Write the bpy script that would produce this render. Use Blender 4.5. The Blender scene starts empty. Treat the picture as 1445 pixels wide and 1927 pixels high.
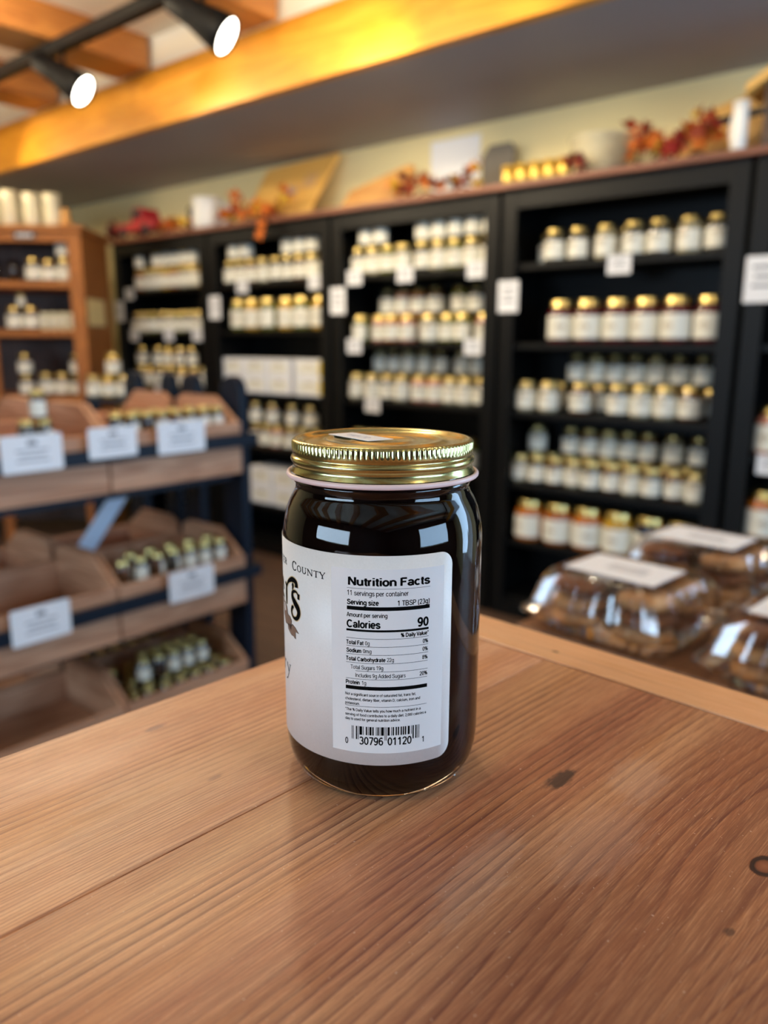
import bpy, bmesh, math, random
from mathutils import Vector, Matrix
random.seed(7)
SC = bpy.context.scene
COL = SC.collection
PI = math.pi

# ------------------------------------------------------------------ camera
EYE = 1.18
PITCH, ROLL = 0.213, 0.004
cam_d = bpy.data.cameras.new('camera'); cam = bpy.data.objects.new('camera', cam_d); COL.objects.link(cam)
cam_d.sensor_fit = 'VERTICAL'; cam_d.lens = 30.0; cam_d.sensor_height = 30.0 * 1927 / 1470.0
cam_d.clip_start = 0.01; cam_d.clip_end = 60
cam_d.dof.use_dof = True; cam_d.dof.focus_distance = 0.255; cam_d.dof.aperture_fstop = 30.0 / 3.5
_f = Vector((0, math.cos(PITCH), -math.sin(PITCH))); _u0 = Vector((0, math.sin(PITCH), math.cos(PITCH))); _x0 = Vector((1, 0, 0))
_r = math.cos(ROLL) * _x0 + math.sin(ROLL) * _u0; _u = -math.sin(ROLL) * _x0 + math.cos(ROLL) * _u0
cam.matrix_world = Matrix(((_r.x, _u.x, -_f.x, 0), (_r.y, _u.y, -_f.y, 0), (_r.z, _u.z, -_f.z, EYE), (0, 0, 0, 1)))
SC.camera = cam

# room frame: s runs along the bookcase wall (to the right), t into that wall
ANG = -0.69864
P0 = Vector((-1.74687, 5.21644, 0)); ES = Vector((0.76572, -0.64318, 0)); ET = Vector((0.64318, 0.76572, 0))
def W(s, t, z=0.0):
    p = P0 + ES * s + ET * t
    return Vector((p.x, p.y, z))

# ------------------------------------------------------------------ world, daylight, lamps, exposure
world = bpy.data.worlds.new('world'); SC.world = world; world.use_nodes = True
world.node_tree.nodes['Background'].inputs[0].default_value = (0.55, 0.72, 1.0, 1)
world.node_tree.nodes['Background'].inputs[1].default_value = 0.35
SC.view_settings.view_transform = 'Standard'; SC.view_settings.look = 'None'
SC.view_settings.gamma = 1.0; SC.view_settings.use_curve_mapping = False
SC.view_settings.exposure = 0.08

def light(name, kind, loc, power, color, size=0.1, aim=None, spot=None, size_y=None, blend=0.5):
    d = bpy.data.lights.new(name, kind); o = bpy.data.objects.new(name, d); COL.objects.link(o)
    o.location = loc; d.energy = power; d.color = color
    if kind == 'AREA':
        d.size = size
        if size_y: d.shape = 'RECTANGLE'; d.size_y = size_y
    else:
        d.shadow_soft_size = size
    if spot: d.spot_size = spot; d.spot_blend = blend
    if aim is not None:
        o.rotation_euler = (Vector(aim) - Vector(loc)).to_track_quat('-Z', 'Y').to_euler()
    return o
WARM = (1.0, 0.83, 0.57); DAY = (0.44, 0.69, 1.0)
# daylight through the glazed entrance (bookcase wall, right of the frame), the side windows and the shop front
light('daylight_entrance', 'AREA', W(6.1, 0.26, 1.25), 70, DAY, 1.3, W(5.0, -3.0, 0.9), size_y=1.9)
light('daylight_side_window', 'AREA', W(7.85, -2.0, 1.5), 75, DAY, 2.2, W(3.0, -2.2, 0.8), size_y=1.1)
light('daylight_shop_front', 'AREA', W(3.4, -5.8, 1.5), 75, (0.58, 0.78, 1.0), 2.6, W(3.6, 0.0, 1.0), size_y=0.8)
# unseen point lights without fixtures, added to brighten ceiling, joists and fascia
for _s, _t, _p in ((-0.05, -1.4, 8), (0.83, -1.65, 20), (1.68, -1.65, 22), (2.53, -1.7, 20), (3.5, -1.8, 12), (4.8, -1.9, 7), (4.0, -3.8, 8), (6.0, -2.6, 6)):
    light('ceiling_fill', 'POINT', W(_s, _t, 2.35), _p, WARM, 0.05)
for _s, _a, _p in ((0.1, 0.7, 14), (3.05, 1.4, 42), (3.5, 2.5, 12), (4.5, 3.5, 14)):  # unseen spots with no heads built, aimed to brighten the wall
    light('wall_wash_lamp', 'SPOT', W(_s, -1.02, 2.14), _p, WARM, 0.05, W(_a, 0.33, 1.97), math.radians(75), blend=0.8)

# ------------------------------------------------------------------ node materials
class N:
    def __init__(self, name):
        self.m = bpy.data.materials.new(name); self.m.use_nodes = True
        self.t = self.m.node_tree; self.t.nodes.clear()
        self.out = self.t.nodes.new('ShaderNodeOutputMaterial')
    def n(self, typ, **kw):
        x = self.t.nodes.new(typ)
        for k, v in kw.items(): setattr(x, k, v)
        return x
    def link(self, a, b): self.t.links.new(a, b)
    def val(self, sock, v):
        if hasattr(v, 'links') or isinstance(v, bpy.types.NodeSocket): self.link(v, sock)
        else:
            try: sock.default_value = v
            except Exception: sock.default_value = tuple(v) + (1,)
    def math(self, op, a, b=None, c=None, clamp=False):
        x = self.n('ShaderNodeMath', operation=op); x.use_clamp = clamp
        for i, v in enumerate((a, b, c)):
            if v is not None: self.val(x.inputs[i], v)
        return x.outputs[0]
    def mix(self, f, a, b, blend='MIX'):
        x = self.n('ShaderNodeMix', data_type='RGBA', blend_type=blend)
        self.val(x.inputs[0], f); self.val(x.inputs[6], a); self.val(x.inputs[7], b)
        return x.outputs[2]
    def ramp(self, f, stops, interp='LINEAR'):
        x = self.n('ShaderNodeValToRGB'); r = x.color_ramp; r.interpolation = interp
        while len(r.elements) < len(stops): r.elements.new(0.5)
        for e, (p, c) in zip(r.elements, stops):
            e.position = p; e.color = (c[0], c[1], c[2], 1) if not isinstance(c, (int, float)) else (c, c, c, 1)
        self.link(f, x.inputs[0]); return x.outputs[0]
    def coords(self, scale=(1, 1, 1), loc=(0, 0, 0), rot=(0, 0, 0)):
        c = self.n('ShaderNodeTexCoord'); mp = self.n('ShaderNodeMapping')
        mp.inputs['Scale'].default_value = scale; mp.inputs['Location'].default_value = loc; mp.inputs['Rotation'].default_value = rot
        self.link(c.outputs['Object'], mp.inputs[0]); return mp.outputs[0]
    def noise(self, vec, scale=1, detail=3, rough=0.5, dist=0.0):
        x = self.n('ShaderNodeTexNoise'); x.inputs['Scale'].default_value = scale; x.inputs['Detail'].default_value = detail
        x.inputs['Roughness'].default_value = rough; x.inputs['Distortion'].default_value = dist
        self.link(vec, x.inputs['Vector']); return x.outputs[0]
    def bsdf(self, color, rough=0.5, metal=0.0, coat=0.0, spec=0.5, bump=None, bstr=0.2, bdist=0.001, trans=0.0, ior=1.5, coat_rough=0.1, emit=None, estr=0):
        b = self.n('ShaderNodeBsdfPrincipled')
        self.val(b.inputs['Base Color'], color); self.val(b.inputs['Roughness'], rough); b.inputs['Metallic'].default_value = metal
        b.inputs['Coat Weight'].default_value = coat; b.inputs['Coat Roughness'].default_value = coat_rough
        b.inputs['Specular IOR Level'].default_value = spec
        b.inputs['Transmission Weight'].default_value = trans; b.inputs['IOR'].default_value = ior
        if emit is not None:
            self.val(b.inputs['Emission Color'], emit); b.inputs['Emission Strength'].default_value = estr
        if bump is not None:
            bp = self.n('ShaderNodeBump'); bp.inputs['Strength'].default_value = bstr; bp.inputs['Distance'].default_value = bdist
            self.link(bump, bp.inputs['Height']); self.link(bp.outputs[0], b.inputs['Normal'])
        self.link(b.outputs[0], self.out.inputs[0]); return b

def c4(c): return (c[0], c[1], c[2], 1)
def sr(r, g, b):
    f = lambda v: (v / 255 / 12.92) if v / 255 <= 0.04045 else ((v / 255 + 0.055) / 1.055) ** 2.4
    return (f(r), f(g), f(b), 1)
def paint(name, col, rough=0.5, var=0.12, scale=8, metal=0.0, coat=0.0, spec=0.5, bump=0.0):
    k = N(name); v = k.coords()
    nz = k.noise(v, scale, 4, 0.6)
    lo = tuple(x * (1 - var) for x in col[:3]) + (1,); hi = tuple(min(1, x * (1 + var)) for x in col[:3]) + (1,)
    k.bsdf(k.mix(nz, lo, hi), rough, metal, coat, spec, bump=nz if bump else None, bstr=bump)
    return k.m
def wood(name, light_c, dark_c, along='x', freq=60, rough=0.45, coat=0.0, knots=False, var=0.5):
    k = N(name)
    sc = {'x': (1.2, 14, 14), 'y': (14, 1.2, 14), 'z': (14, 14, 1.2)}[along]
    oi = k.n('ShaderNodeObjectInfo')
    c = k.n('ShaderNodeTexCoord'); add = k.n('ShaderNodeVectorMath', operation='MULTIPLY_ADD')
    k.link(oi.outputs['Random'], add.inputs[0]); add.inputs[1].default_value = (3.1, 5.3, 7.7); k.link(c.outputs['Object'], add.inputs[2])
    mp = k.n('ShaderNodeMapping'); mp.inputs['Scale'].default_value = sc; k.link(add.outputs[0], mp.inputs[0])
    big = k.noise(mp.outputs[0], 1.0, 3, 0.5, 0.6)
    mp2 = k.n('ShaderNodeMapping'); mp2.inputs['Scale'].default_value = tuple(x * 6 if x > 5 else x * 2 for x in sc); k.link(add.outputs[0], mp2.inputs[0])
    fine = k.noise(mp2.outputs[0], 1.5, 4, 0.6)
    ring = k.math('SINE', k.math('MULTIPLY', big, freq))
    f = k.math('ADD', k.math('MULTIPLY', ring, 0.16), k.math('ADD', k.math('MULTIPLY', fine, var), k.math('MULTIPLY', big, 0.5)))
    f = k.math('SUBTRACT', f, 0.05, clamp=True)
    col = k.ramp(f, [(0.2, dark_c), (0.75, light_c)])
    if knots:
        vo = k.n('ShaderNodeTexVoronoi'); mp3 = k.n('ShaderNodeMapping')
        mp3.inputs['Scale'].default_value = tuple(2.2 if x < 5 else 4.2 for x in sc); k.link(add.outputs[0], mp3.inputs[0]); k.link(mp3.outputs[0], vo.inputs['Vector'])
        kn = k.math('LESS_THAN', vo.outputs['Distance'], 0.075)
        col = k.mix(k.math('MULTIPLY', kn, 0.6), col, (0.12, 0.05, 0.02, 1))
    k.bsdf(col, rough, coat=coat, bump=f, bstr=0.12, bdist=0.001)
    return k.m

M = {}
M['cream'] = paint('cream_wall_paint', sr(236, 220, 168), 0.85, 0.04, 3)
M['soffit'] = paint('grey_soffit_paint', sr(166, 163, 168), 0.6, 0.04, 3)
M['white'] = paint('white_ceiling_paint', sr(240, 236, 222), 0.8, 0.03, 3)
M['pine'] = wood('golden_pine', sr(234, 162, 48), sr(212, 136, 28), 'x', 40, 0.4, 0.15, knots=True)
M['joist'] = wood('brown_pine', sr(196, 132, 62), sr(160, 98, 42), 'y', 40, 0.5, 0.1)
M['black'] = paint('black_bookcase_paint', (0.003, 0.003, 0.003), 0.45, 0.25, 30, spec=0.20)
M['navy'] = paint('navy_metal_paint', (0.004, 0.009, 0.020), 0.45, 0.2, 25, spec=0.25)
M['crate'] = wood('crate_wood', sr(206, 158, 124), sr(164, 114, 82), 'y', 50, 0.55)
M['crate_x'] = wood('crate_wood_side', sr(206, 158, 124), sr(160, 112, 80), 'x', 50, 0.55)
M['hutch'] = wood('hutch_oak', sr(182, 112, 44), sr(138, 80, 28), 'x', 50, 0.65, 0.0)
M['hutch_z'] = wood('hutch_oak_upright', sr(180, 110, 42), sr(136, 78, 26), 'z', 50, 0.65, 0.0)
M['hutch_dark'] = wood('hutch_back_wood', sr(92, 66, 52), sr(64, 46, 38), 'z', 50, 0.6)
M['cherry'] = wood('reddish_plank', sr(150, 92, 66), sr(112, 62, 42), 'x', 50, 0.5)
M['board'] = wood('pale_cutting_board', sr(240, 190, 104), sr(222, 166, 78), 'x', 40, 0.5)
M['slab'] = wood('honey_wood_slab', sr(214, 160, 84), sr(184, 126, 58), 'x', 40, 0.5)
M['brown'] = wood('dark_brown_wood', sr(96, 68, 46), sr(60, 40, 28), 'x', 40, 0.5)
M['floor'] = wood('dark_plank_floor', sr(104, 80, 64), sr(74, 56, 46), 'x', 40, 0.5)
M['blackmetal'] = paint('black_track_metal', (0.003, 0.003, 0.0035), 0.5, 0.2, 40, spec=0.12)
M['paper'] = paint('white_card', sr(238, 238, 240), 0.6, 0.02, 20)
M['paper_y'] = paint('yellow_card', sr(250, 224, 158), 0.6, 0.03, 20)
M['ink'] = paint('black_print', (0.003, 0.003, 0.003), 0.8, 0.1, 100, spec=0.04)
M['greyink'] = paint('grey_print', sr(120, 122, 130), 0.6, 0.1, 60)
M['blueink'] = paint('blue_pen', sr(110, 130, 170), 0.6, 0.1, 300)
M['tan'] = paint('tan_print', sr(128, 100, 82), 0.5, 0.06, 200)
M['tan_d'] = paint('dark_tan_print', sr(74, 54, 44), 0.5, 0.06, 200)
M['halo'] = paint('cream_print', sr(205, 178, 130), 0.5, 0.04, 200)
M['panel'] = paint('pale_print_panel', sr(222, 218, 214), 0.5, 0.02, 300)
M['ceramic'] = paint('white_ceramic', sr(216, 206, 172), 0.18, 0.03, 10, coat=0.5)
M['red'] = paint('red_truck_paint', sr(170, 32, 42), 0.3, 0.1, 20, coat=0.4)
M['rubber'] = paint('black_rubber', (0.015, 0.015, 0.016), 0.7, 0.2, 30)
M['greycloth'] = paint('cutout_grey', sr(120, 112, 100), 0.7, 0.1, 20)
M['plaque'] = paint('dark_plaque', sr(60, 60, 62), 0.4, 0.2, 20)
M['strut'] = paint('steel_window_reflection', sr(205, 218, 236), 0.25, 0.05, 30, spec=0.8)  # pale blue stands in for the window reflected on the brace
M['cookie'] = paint('brown_cookie', sr(214, 160, 104), 0.85, 0.35, 45, bump=0.6)
M['cookie_d'] = paint('dark_cookie', sr(150, 96, 60), 0.85, 0.35, 45, bump=0.6)
M['gold_wrap'] = paint('gold_candle_tin', sr(205, 170, 80), 0.3, 0.1, 30, metal=0.7)
M['white_wax'] = paint('white_enamel', sr(244, 240, 232), 0.3, 0.03, 15, coat=0.3)
M['yellow_print'] = paint('yellow_print', sr(222, 190, 60), 0.5, 0.05, 30)
M['tablewood2'] = wood('lower_table_wood', sr(150, 104, 70), sr(110, 72, 46), 'y', 50, 0.5)
for nm, c in dict(leaf_orange=(214, 110, 26), leaf_rust=(158, 62, 24), leaf_red=(168, 40, 34), leaf_yellow=(206, 160, 40), leaf_maroon=(92, 28, 24), leaf_pink=(190, 80, 66)).items():
    M[nm] = paint(nm, sr(*c), 0.7, 0.25, 30)
def gold(name, rough, brushed, lo, hi):
    k = N(name); v = k.coords((1, 1, 1)); nz = k.noise(v, 900 if brushed else 60, 3, 0.6)
    k.bsdf(k.mix(nz, lo, hi), rough, 1.0, bump=nz if brushed else None, bstr=0.05, bdist=0.0002)
    return k.m
M['gold'] = gold('gold_lid_metal', 0.20, True, sr(178, 172, 112), sr(204, 198, 140))
M['gold_shelf'] = gold('gold_lid_metal_shelf', 0.3, False, sr(200, 178, 108), sr(222, 202, 136))
M['plastisol'] = paint('pinkish_lid_lining', sr(226, 196, 190), 0.35, 0.03, 100)
k = N('clear_glass'); k.bsdf((1, 1, 1, 1), 0.0, trans=1.0, ior=1.5); M['glass'] = k.m
k = N('jam'); v = k.coords(); nz = k.noise(v, 60, 3, 0.6); k.bsdf(k.mix(nz, (0.0025, 0.0010, 0.0014, 1), (0.0045, 0.0018, 0.0022, 1)), 0.6, spec=0.0); M['jam'] = k.m
# label stock: cream paper with a fine fleck
k = N('cream_label_paper'); v = k.coords(); nz = k.noise(v, 1400, 3, 0.7); n2 = k.noise(v, 70, 3, 0.6)
k.bsdf(k.mix(k.math('ADD', k.math('MULTIPLY', nz, 0.6), k.math('MULTIPLY', n2, 0.4)), sr(212, 206, 199), sr(234, 229, 223)), 0.45, bump=nz, bstr=0.08, bdist=0.0002); M['label'] = k.m
# clear thin plastic (thin wall: what is not reflected passes)
k = N('clear_plastic'); fr = k.n('ShaderNodeFresnel'); fr.inputs[0].default_value = 1.55
tr = k.n('ShaderNodeBsdfTransparent'); tr.inputs[0].default_value = (0.93, 0.94, 0.96, 1); gl = k.n('ShaderNodeBsdfGlossy'); gl.inputs['Roughness'].default_value = 0.06; gl.inputs[0].default_value = (1, 1, 1, 1)
ms = k.n('ShaderNodeMixShader'); k.link(k.math('ADD', fr.outputs[0], 0.05), ms.inputs[0]); k.link(tr.outputs[0], ms.inputs[1]); k.link(gl.outputs[0], ms.inputs[2]); k.link(ms.outputs[0], k.out.inputs[0]); M['plastic'] = k.m
# shelf jar label: off-white with a small tan emblem printed on it
k = N('shelf_label_paper'); c = k.n('ShaderNodeTexCoord'); sp = k.n('ShaderNodeSeparateXYZ'); k.link(c.outputs['Object'], sp.inputs[0])
ex = k.math('DIVIDE', sp.outputs[0], 0.024); ez = k.math('DIVIDE', k.math('SUBTRACT', sp.outputs[2], 0.066), 0.010)
d2 = k.math('ADD', k.math('MULTIPLY', ex, ex), k.math('MULTIPLY', ez, ez)); msk = k.math('LESS_THAN', d2, 1.0)
nz = k.noise(c.outputs['Object'], 260, 2, 0.5); msk = k.math('MULTIPLY', msk, k.math('GREATER_THAN', nz, 0.47))
k.bsdf(k.mix(k.math('MULTIPLY', msk, 0.7), sr(232, 229, 214), sr(140, 112, 70)), 0.5); M['shelf_label'] = k.m
def content(name, col, rough=0.08):
    k = N(name); v = k.coords(); nz = k.noise(v, 70, 4, 0.6)
    k.bsdf(k.mix(nz, tuple(x * 0.6 for x in col[:3]) + (1,), col), rough, coat=1.0, coat_rough=0.03); return k.m
for nm, c in dict(c_dark=(34, 12, 18), c_red=(92, 16, 24), c_amber=(170, 92, 26), c_orange=(196, 110, 30), c_yellow=(206, 160, 40), c_green=(112, 112, 36),
                  c_brown=(98, 62, 36), c_pale=(170, 160, 130), c_pink=(190, 120, 96), c_grey=(70, 66, 58), c_blue=(24, 28, 52)).items():
    M[nm] = content(nm, sr(*c))
def emit(name, col, s):
    k = N(name); e = k.n('ShaderNodeEmission'); e.inputs[0].default_value = c4(col); e.inputs[1].default_value = s; k.link(e.outputs[0], k.out.inputs[0]); return k.m
M['lens'] = emit('lit_lamp_lens', (1.0, 0.95, 0.82), 14)
M['sky_pane'] = emit('daylit_window_pane', (0.62, 0.80, 1.0), 1.2)

# --- the hero table wood: grain runs along local x, built from table coordinates (metres)
def hero_wood(name, knots, base_l, base_d, red, seed=0.0, freq=260.0, stain=None, warp=0.010, contrast=0.75, gold_c=sr(214, 146, 78), pale_c=sr(232, 186, 146), drift=None):
    k = N(name); c = k.n('ShaderNodeTexCoord'); sp = k.n('ShaderNodeSeparateXYZ'); k.link(c.outputs['Object'], sp.inputs[0])
    x, y = sp.outputs[0], sp.outputs[1]
    def vec(sx, sy, oz=0.0):
        cb = k.n('ShaderNodeCombineXYZ'); k.link(k.math('MULTIPLY', x, sx), cb.inputs[0]); k.link(k.math('MULTIPLY', y, sy), cb.inputs[1]); cb.inputs[2].default_value = seed + oz; return cb.outputs[0]
    # the grain bends round each knot
    yy = y; mask = None
    for (kx, ky, rx, ry, amp) in knots:
        dx = k.math('DIVIDE', k.math('SUBTRACT', x, kx), rx); dy = k.math('DIVIDE', k.math('SUBTRACT', y, ky), ry)
        q = k.math('ADD', k.math('MULTIPLY', dx, dx), k.math('MULTIPLY', dy, dy))
        g = k.math('DIVIDE', amp, k.math('ADD', q, 1.0))
        yy = k.math('ADD', yy, k.math('MULTIPLY', g, k.math('MULTIPLY', dy, -1.0)))
    w1 = k.noise(vec(3.2, 14, 1.3), 1.0, 2, 0.5)
    w2 = k.noise(vec(14, 170, 4.1), 1.0, 3, 0.55)
    w0 = k.noise(vec(1.2, 5.0, 9.7), 1.0, 2, 0.5)
    yv = k.math('ADD', yy, k.math('ADD', k.math('MULTIPLY', k.math('SUBTRACT', w1, 0.5), warp), k.math('MULTIPLY', k.math('SUBTRACT', w2, 0.5), 0.0030)))
    yv = k.math('ADD', yv, k.math('MULTIPLY', k.math('SUBTRACT', w0, 0.5), warp * 2))
    ph = k.math('FRACT', k.math('MULTIPLY', yv, freq))
    late = k.ramp(ph, [(0.0, 0.0), (0.40, 0.16), (0.74, 0.62), (0.86, 1.0), (0.93, 0.9), (0.985, 0.0)])
    ph2 = k.math('FRACT', k.math('MULTIPLY', yv, freq * 2.63))
    late2 = k.ramp(ph2, [(0.0, 0.0), (0.5, 0.2), (0.86, 1.0), (1.0, 0.0)])
    strength = k.ramp(k.noise(vec(3.5, 60, 6.6), 1.0, 3, 0.55), [(0.30, 0.25), (0.62, 1.0)])
    mixs = k.ramp(k.noise(vec(3.0, 38, 16.6), 1.0, 2, 0.5), [(0.42, 0.0), (0.60, 1.0)])
    fib = k.noise(vec(70, 2200, 2.2), 1.0, 4, 0.7)
    grit = k.noise(vec(700, 2600, 5.2), 1.0, 2, 0.7)
    tone = k.noise(vec(3.0, 30, 12.5), 1.0, 3, 0.6)
    tone2 = k.noise(vec(8, 46, 22.5), 1.0, 3, 0.6)
    tone3 = k.noise(vec(6, 90, 42.5), 1.0, 3, 0.6)
    col = k.mix(k.ramp(tone, [(0.36, 0.0), (0.66, 1.0)]), base_l, red)
    col = k.mix(k.math('MULTIPLY', k.ramp(tone2, [(0.50, 0.0), (0.70, 1.0)]), 0.6), col, gold_c)
    col = k.mix(k.math('MULTIPLY', k.ramp(tone3, [(0.50, 0.0), (0.74, 1.0)]), 0.5), col, pale_c)
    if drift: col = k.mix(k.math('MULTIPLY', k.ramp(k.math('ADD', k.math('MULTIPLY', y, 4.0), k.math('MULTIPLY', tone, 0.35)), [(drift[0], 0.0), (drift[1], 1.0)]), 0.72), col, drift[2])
    lines = k.mix(mixs, late, late2)
    f = k.math('MULTIPLY', lines, strength)
    col = k.mix(k.math('MULTIPLY', f, contrast), col, base_d)
    col = k.mix(k.math('MULTIPLY', k.ramp(fib, [(0.46, 0.0), (0.68, 1.0)]), 0.42), col, base_d)
    col = k.mix(k.math('MULTIPLY', k.ramp(fib, [(0.32, 1.0), (0.48, 0.0)]), 0.38), col, pale_c)
    col = k.mix(k.math('MULTIPLY', k.ramp(grit, [(0.55, 0.0), (0.75, 1.0)]), 0.22), col, base_d)
    streak = k.ramp(k.noise(vec(3.0, 300, 33.0), 1.0, 2, 0.6), [(0.66, 0.0), (0.76, 1.0)])
    col = k.mix(k.math('MULTIPLY', streak, 0.55), col, sr(104, 58, 56))
    for (kx, ky, rx, ry, amp) in knots:
        dx = k.math('DIVIDE', k.math('SUBTRACT', x, kx), rx * 0.085); dy = k.math('DIVIDE', k.math('SUBTRACT', y, ky), ry * 0.125)
        nzk = k.noise(vec(90, 90, 3.0), 1.0, 3, 0.6)
        q = k.math('ADD', k.math('SQRT', k.math('ADD', k.math('MULTIPLY', dx, dx), k.math('MULTIPLY', dy, dy))), k.math('MULTIPLY', k.math('SUBTRACT', nzk, 0.5), 0.5))
        kc = k.ramp(q, [(0.0, sr(150, 92, 62)), (0.45, sr(120, 70, 46)), (0.62, sr(40, 26, 24)), (0.85, sr(60, 34, 26)), (1.0, sr(150, 84, 40))])
        km = k.ramp(q, [(0.85, 1.0), (1.15, 0.0)])
        col = k.mix(km, col, kc)
    if stain:
        for (kx, ky, rx, ry, dark, scol, ang) in stain:
            ca, sa = math.cos(ang), math.sin(ang)
            ux, uy = k.math('SUBTRACT', x, kx), k.math('SUBTRACT', y, ky)
            dx = k.math('DIVIDE', k.math('ADD', k.math('MULTIPLY', ux, ca), k.math('MULTIPLY', uy, sa)), rx)
            dy = k.math('DIVIDE', k.math('SUBTRACT', k.math('MULTIPLY', uy, ca), k.math('MULTIPLY', ux, sa)), ry)
            nzk = k.noise(vec(140, 520, 5.0 + kx), 1.0, 4, 0.7)
            q = k.math('ADD', k.math('SQRT', k.math('ADD', k.math('MULTIPLY', dx, dx), k.math('MULTIPLY', dy, dy))), k.math('MULTIPLY', k.math('SUBTRACT', nzk, 0.5), 1.6))
            col = k.mix(k.math('MULTIPLY', k.ramp(q, [(0.55, 1.0), (1.05, 0.0)]), dark), col, scol)
    dust = k.math('GREATER_THAN', k.noise(vec(900, 900, 8.0), 1.0, 1, 0.5), 0.775)
    col = k.mix(k.math('MULTIPLY', dust, 0.5), col, sr(235, 215, 195))
    hgt = k.math('SUBTRACT', k.math('MULTIPLY', fib, 0.35), k.math('MULTIPLY', f, 0.5))
    rough = k.ramp(k.noise(vec(7, 30, 15.0), 1.0, 3, 0.6), [(0.3, 0.36), (0.7, 0.50)])
    k.bsdf(col, rough, spec=0.45, bump=hgt, bstr=0.25, bdist=0.0004)
    return k.m
TBL_L, TBL_D, TBL_R = sr(228, 178, 136), sr(140, 84, 62), sr(212, 152, 116)

# ------------------------------------------------------------------ mesh helpers
def link(o, parent=None):
    COL.objects.link(o)
    if parent is not None: o.parent = parent
    return o
def mesh_of(name, verts, faces, mat, smooth=False):
    me = bpy.data.meshes.new(name); me.from_pydata([tuple(v) for v in verts], [], faces); me.update()
    if mat: me.materials.append(M[mat] if isinstance(mat, str) else mat)
    if smooth: me.polygons.foreach_set('use_smooth', [True] * len(me.polygons))
    return me
def obj(name, me, parent=None, loc=None, rz=None, rot=None):
    o = bpy.data.objects.new(name, me); link(o, parent)
    if loc is not None: o.location = loc
    if rz is not None: o.rotation_euler = (0, 0, rz)
    if rot is not None: o.rotation_euler = rot
    return o
def tag(o, label=None, cat=None, group=None, kind=None):
    if label: o['label'] = label
    if cat: o['category'] = cat
    if group: o['group'] = group
    if kind: o['kind'] = kind
    return o
def empty(name, loc=(0, 0, 0), rz=0, label=None, cat=None, group=None):
    o = bpy.data.objects.new(name, None); link(o); o.location = loc; o.rotation_euler = (0, 0, rz); o.empty_display_size = 0.05
    return tag(o, label, cat, group)
def boxes(lst):
    V, F = [], []
    for (x0, x1, y0, y1, z0, z1) in lst:
        b = len(V)
        V += [(x0, y0, z0), (x1, y0, z0), (x1, y1, z0), (x0, y1, z0), (x0, y0, z1), (x1, y0, z1), (x1, y1, z1), (x0, y1, z1)]
        F += [tuple(b + i for i in f) for f in ((0, 3, 2, 1), (4, 5, 6, 7), (0, 1, 5, 4), (1, 2, 6, 5), (2, 3, 7, 6), (3, 0, 4, 7))]
    return V, F
def bevel(me, w, seg=2):
    bm = bmesh.new(); bm.from_mesh(me); bmesh.ops.bevel(bm, geom=bm.edges[:], offset=w, segments=seg, affect='EDGES', profile=0.5, clamp_overlap=True)
    bm.to_mesh(me); bm.free(); return me
def box(name, x0, x1, y0, y1, z0, z1, mat, parent=None, bev=0.0):
    V, F = boxes([(x0, x1, y0, y1, z0, z1)]); me = mesh_of(name, V, F, mat)
    if bev: bevel(me, bev)
    return obj(name, me, parent)
def lathe(prof, seg=24, arc=None, closed=True):
    V, F = [], []; n = len(prof)
    if arc is None:
        for i in range(seg):
            a = 2 * PI * i / seg; ca, sa = math.cos(a), math.sin(a)
            for (r, z) in prof: V.append((r * ca, r * sa, z))
        for i in range(seg):
            j = (i + 1) % seg
            for q in range(n - 1): F.append((i * n + q, j * n + q, j * n + q + 1, i * n + q + 1))
    else:
        a0, a1 = arc
        for i in range(seg + 1):
            a = a0 + (a1 - a0) * i / seg; ca, sa = math.cos(a), math.sin(a)
            for (r, z) in prof: V.append((r * ca, r * sa, z))
        for i in range(seg):
            for q in range(n - 1): F.append((i * n + q, (i + 1) * n + q, (i + 1) * n + q + 1, i * n + q + 1))
    return V, F
def lathe_mesh(name, prof, mat, seg=24, smooth=True):
    V, F = lathe(prof, seg); me = mesh_of(name, V, F, mat, smooth)
    bm = bmesh.new(); bm.from_mesh(me); bmesh.ops.remove_doubles(bm, verts=bm.verts[:], dist=1e-6); bmesh.ops.recalc_face_normals(bm, faces=bm.faces[:]); bm.to_mesh(me); bm.free()
    if smooth:
        me.polygons.foreach_set('use_smooth', [True] * len(me.polygons))
    return me
def prism(name, poly, h0, h1, mat, axis='z', bev=0.0):
    """extrude a 2-D outline; axis names the extrusion axis"""
    def put(a, b, h):
        return {'z': (a, b, h), 'y': (a, h, b), 'x': (h, a, b)}[axis]
    n = len(poly); V = [put(a, b, h0) for a, b in poly] + [put(a, b, h1) for a, b in poly]
    F = [tuple(range(n - 1, -1, -1)), tuple(range(n, 2 * n))] + [(i, (i + 1) % n, (i + 1) % n + n, i + n) for i in range(n)]
    me = mesh_of(name, V, F, mat)
    bm = bmesh.new(); bm.from_mesh(me); bmesh.ops.recalc_face_normals(bm, faces=bm.faces[:])
    if bev: bmesh.ops.bevel(bm, geom=bm.edges[:], offset=bev, segments=2, affect='EDGES', profile=0.5, clamp_overlap=True)
    bm.to_mesh(me); bm.free(); return me
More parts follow.
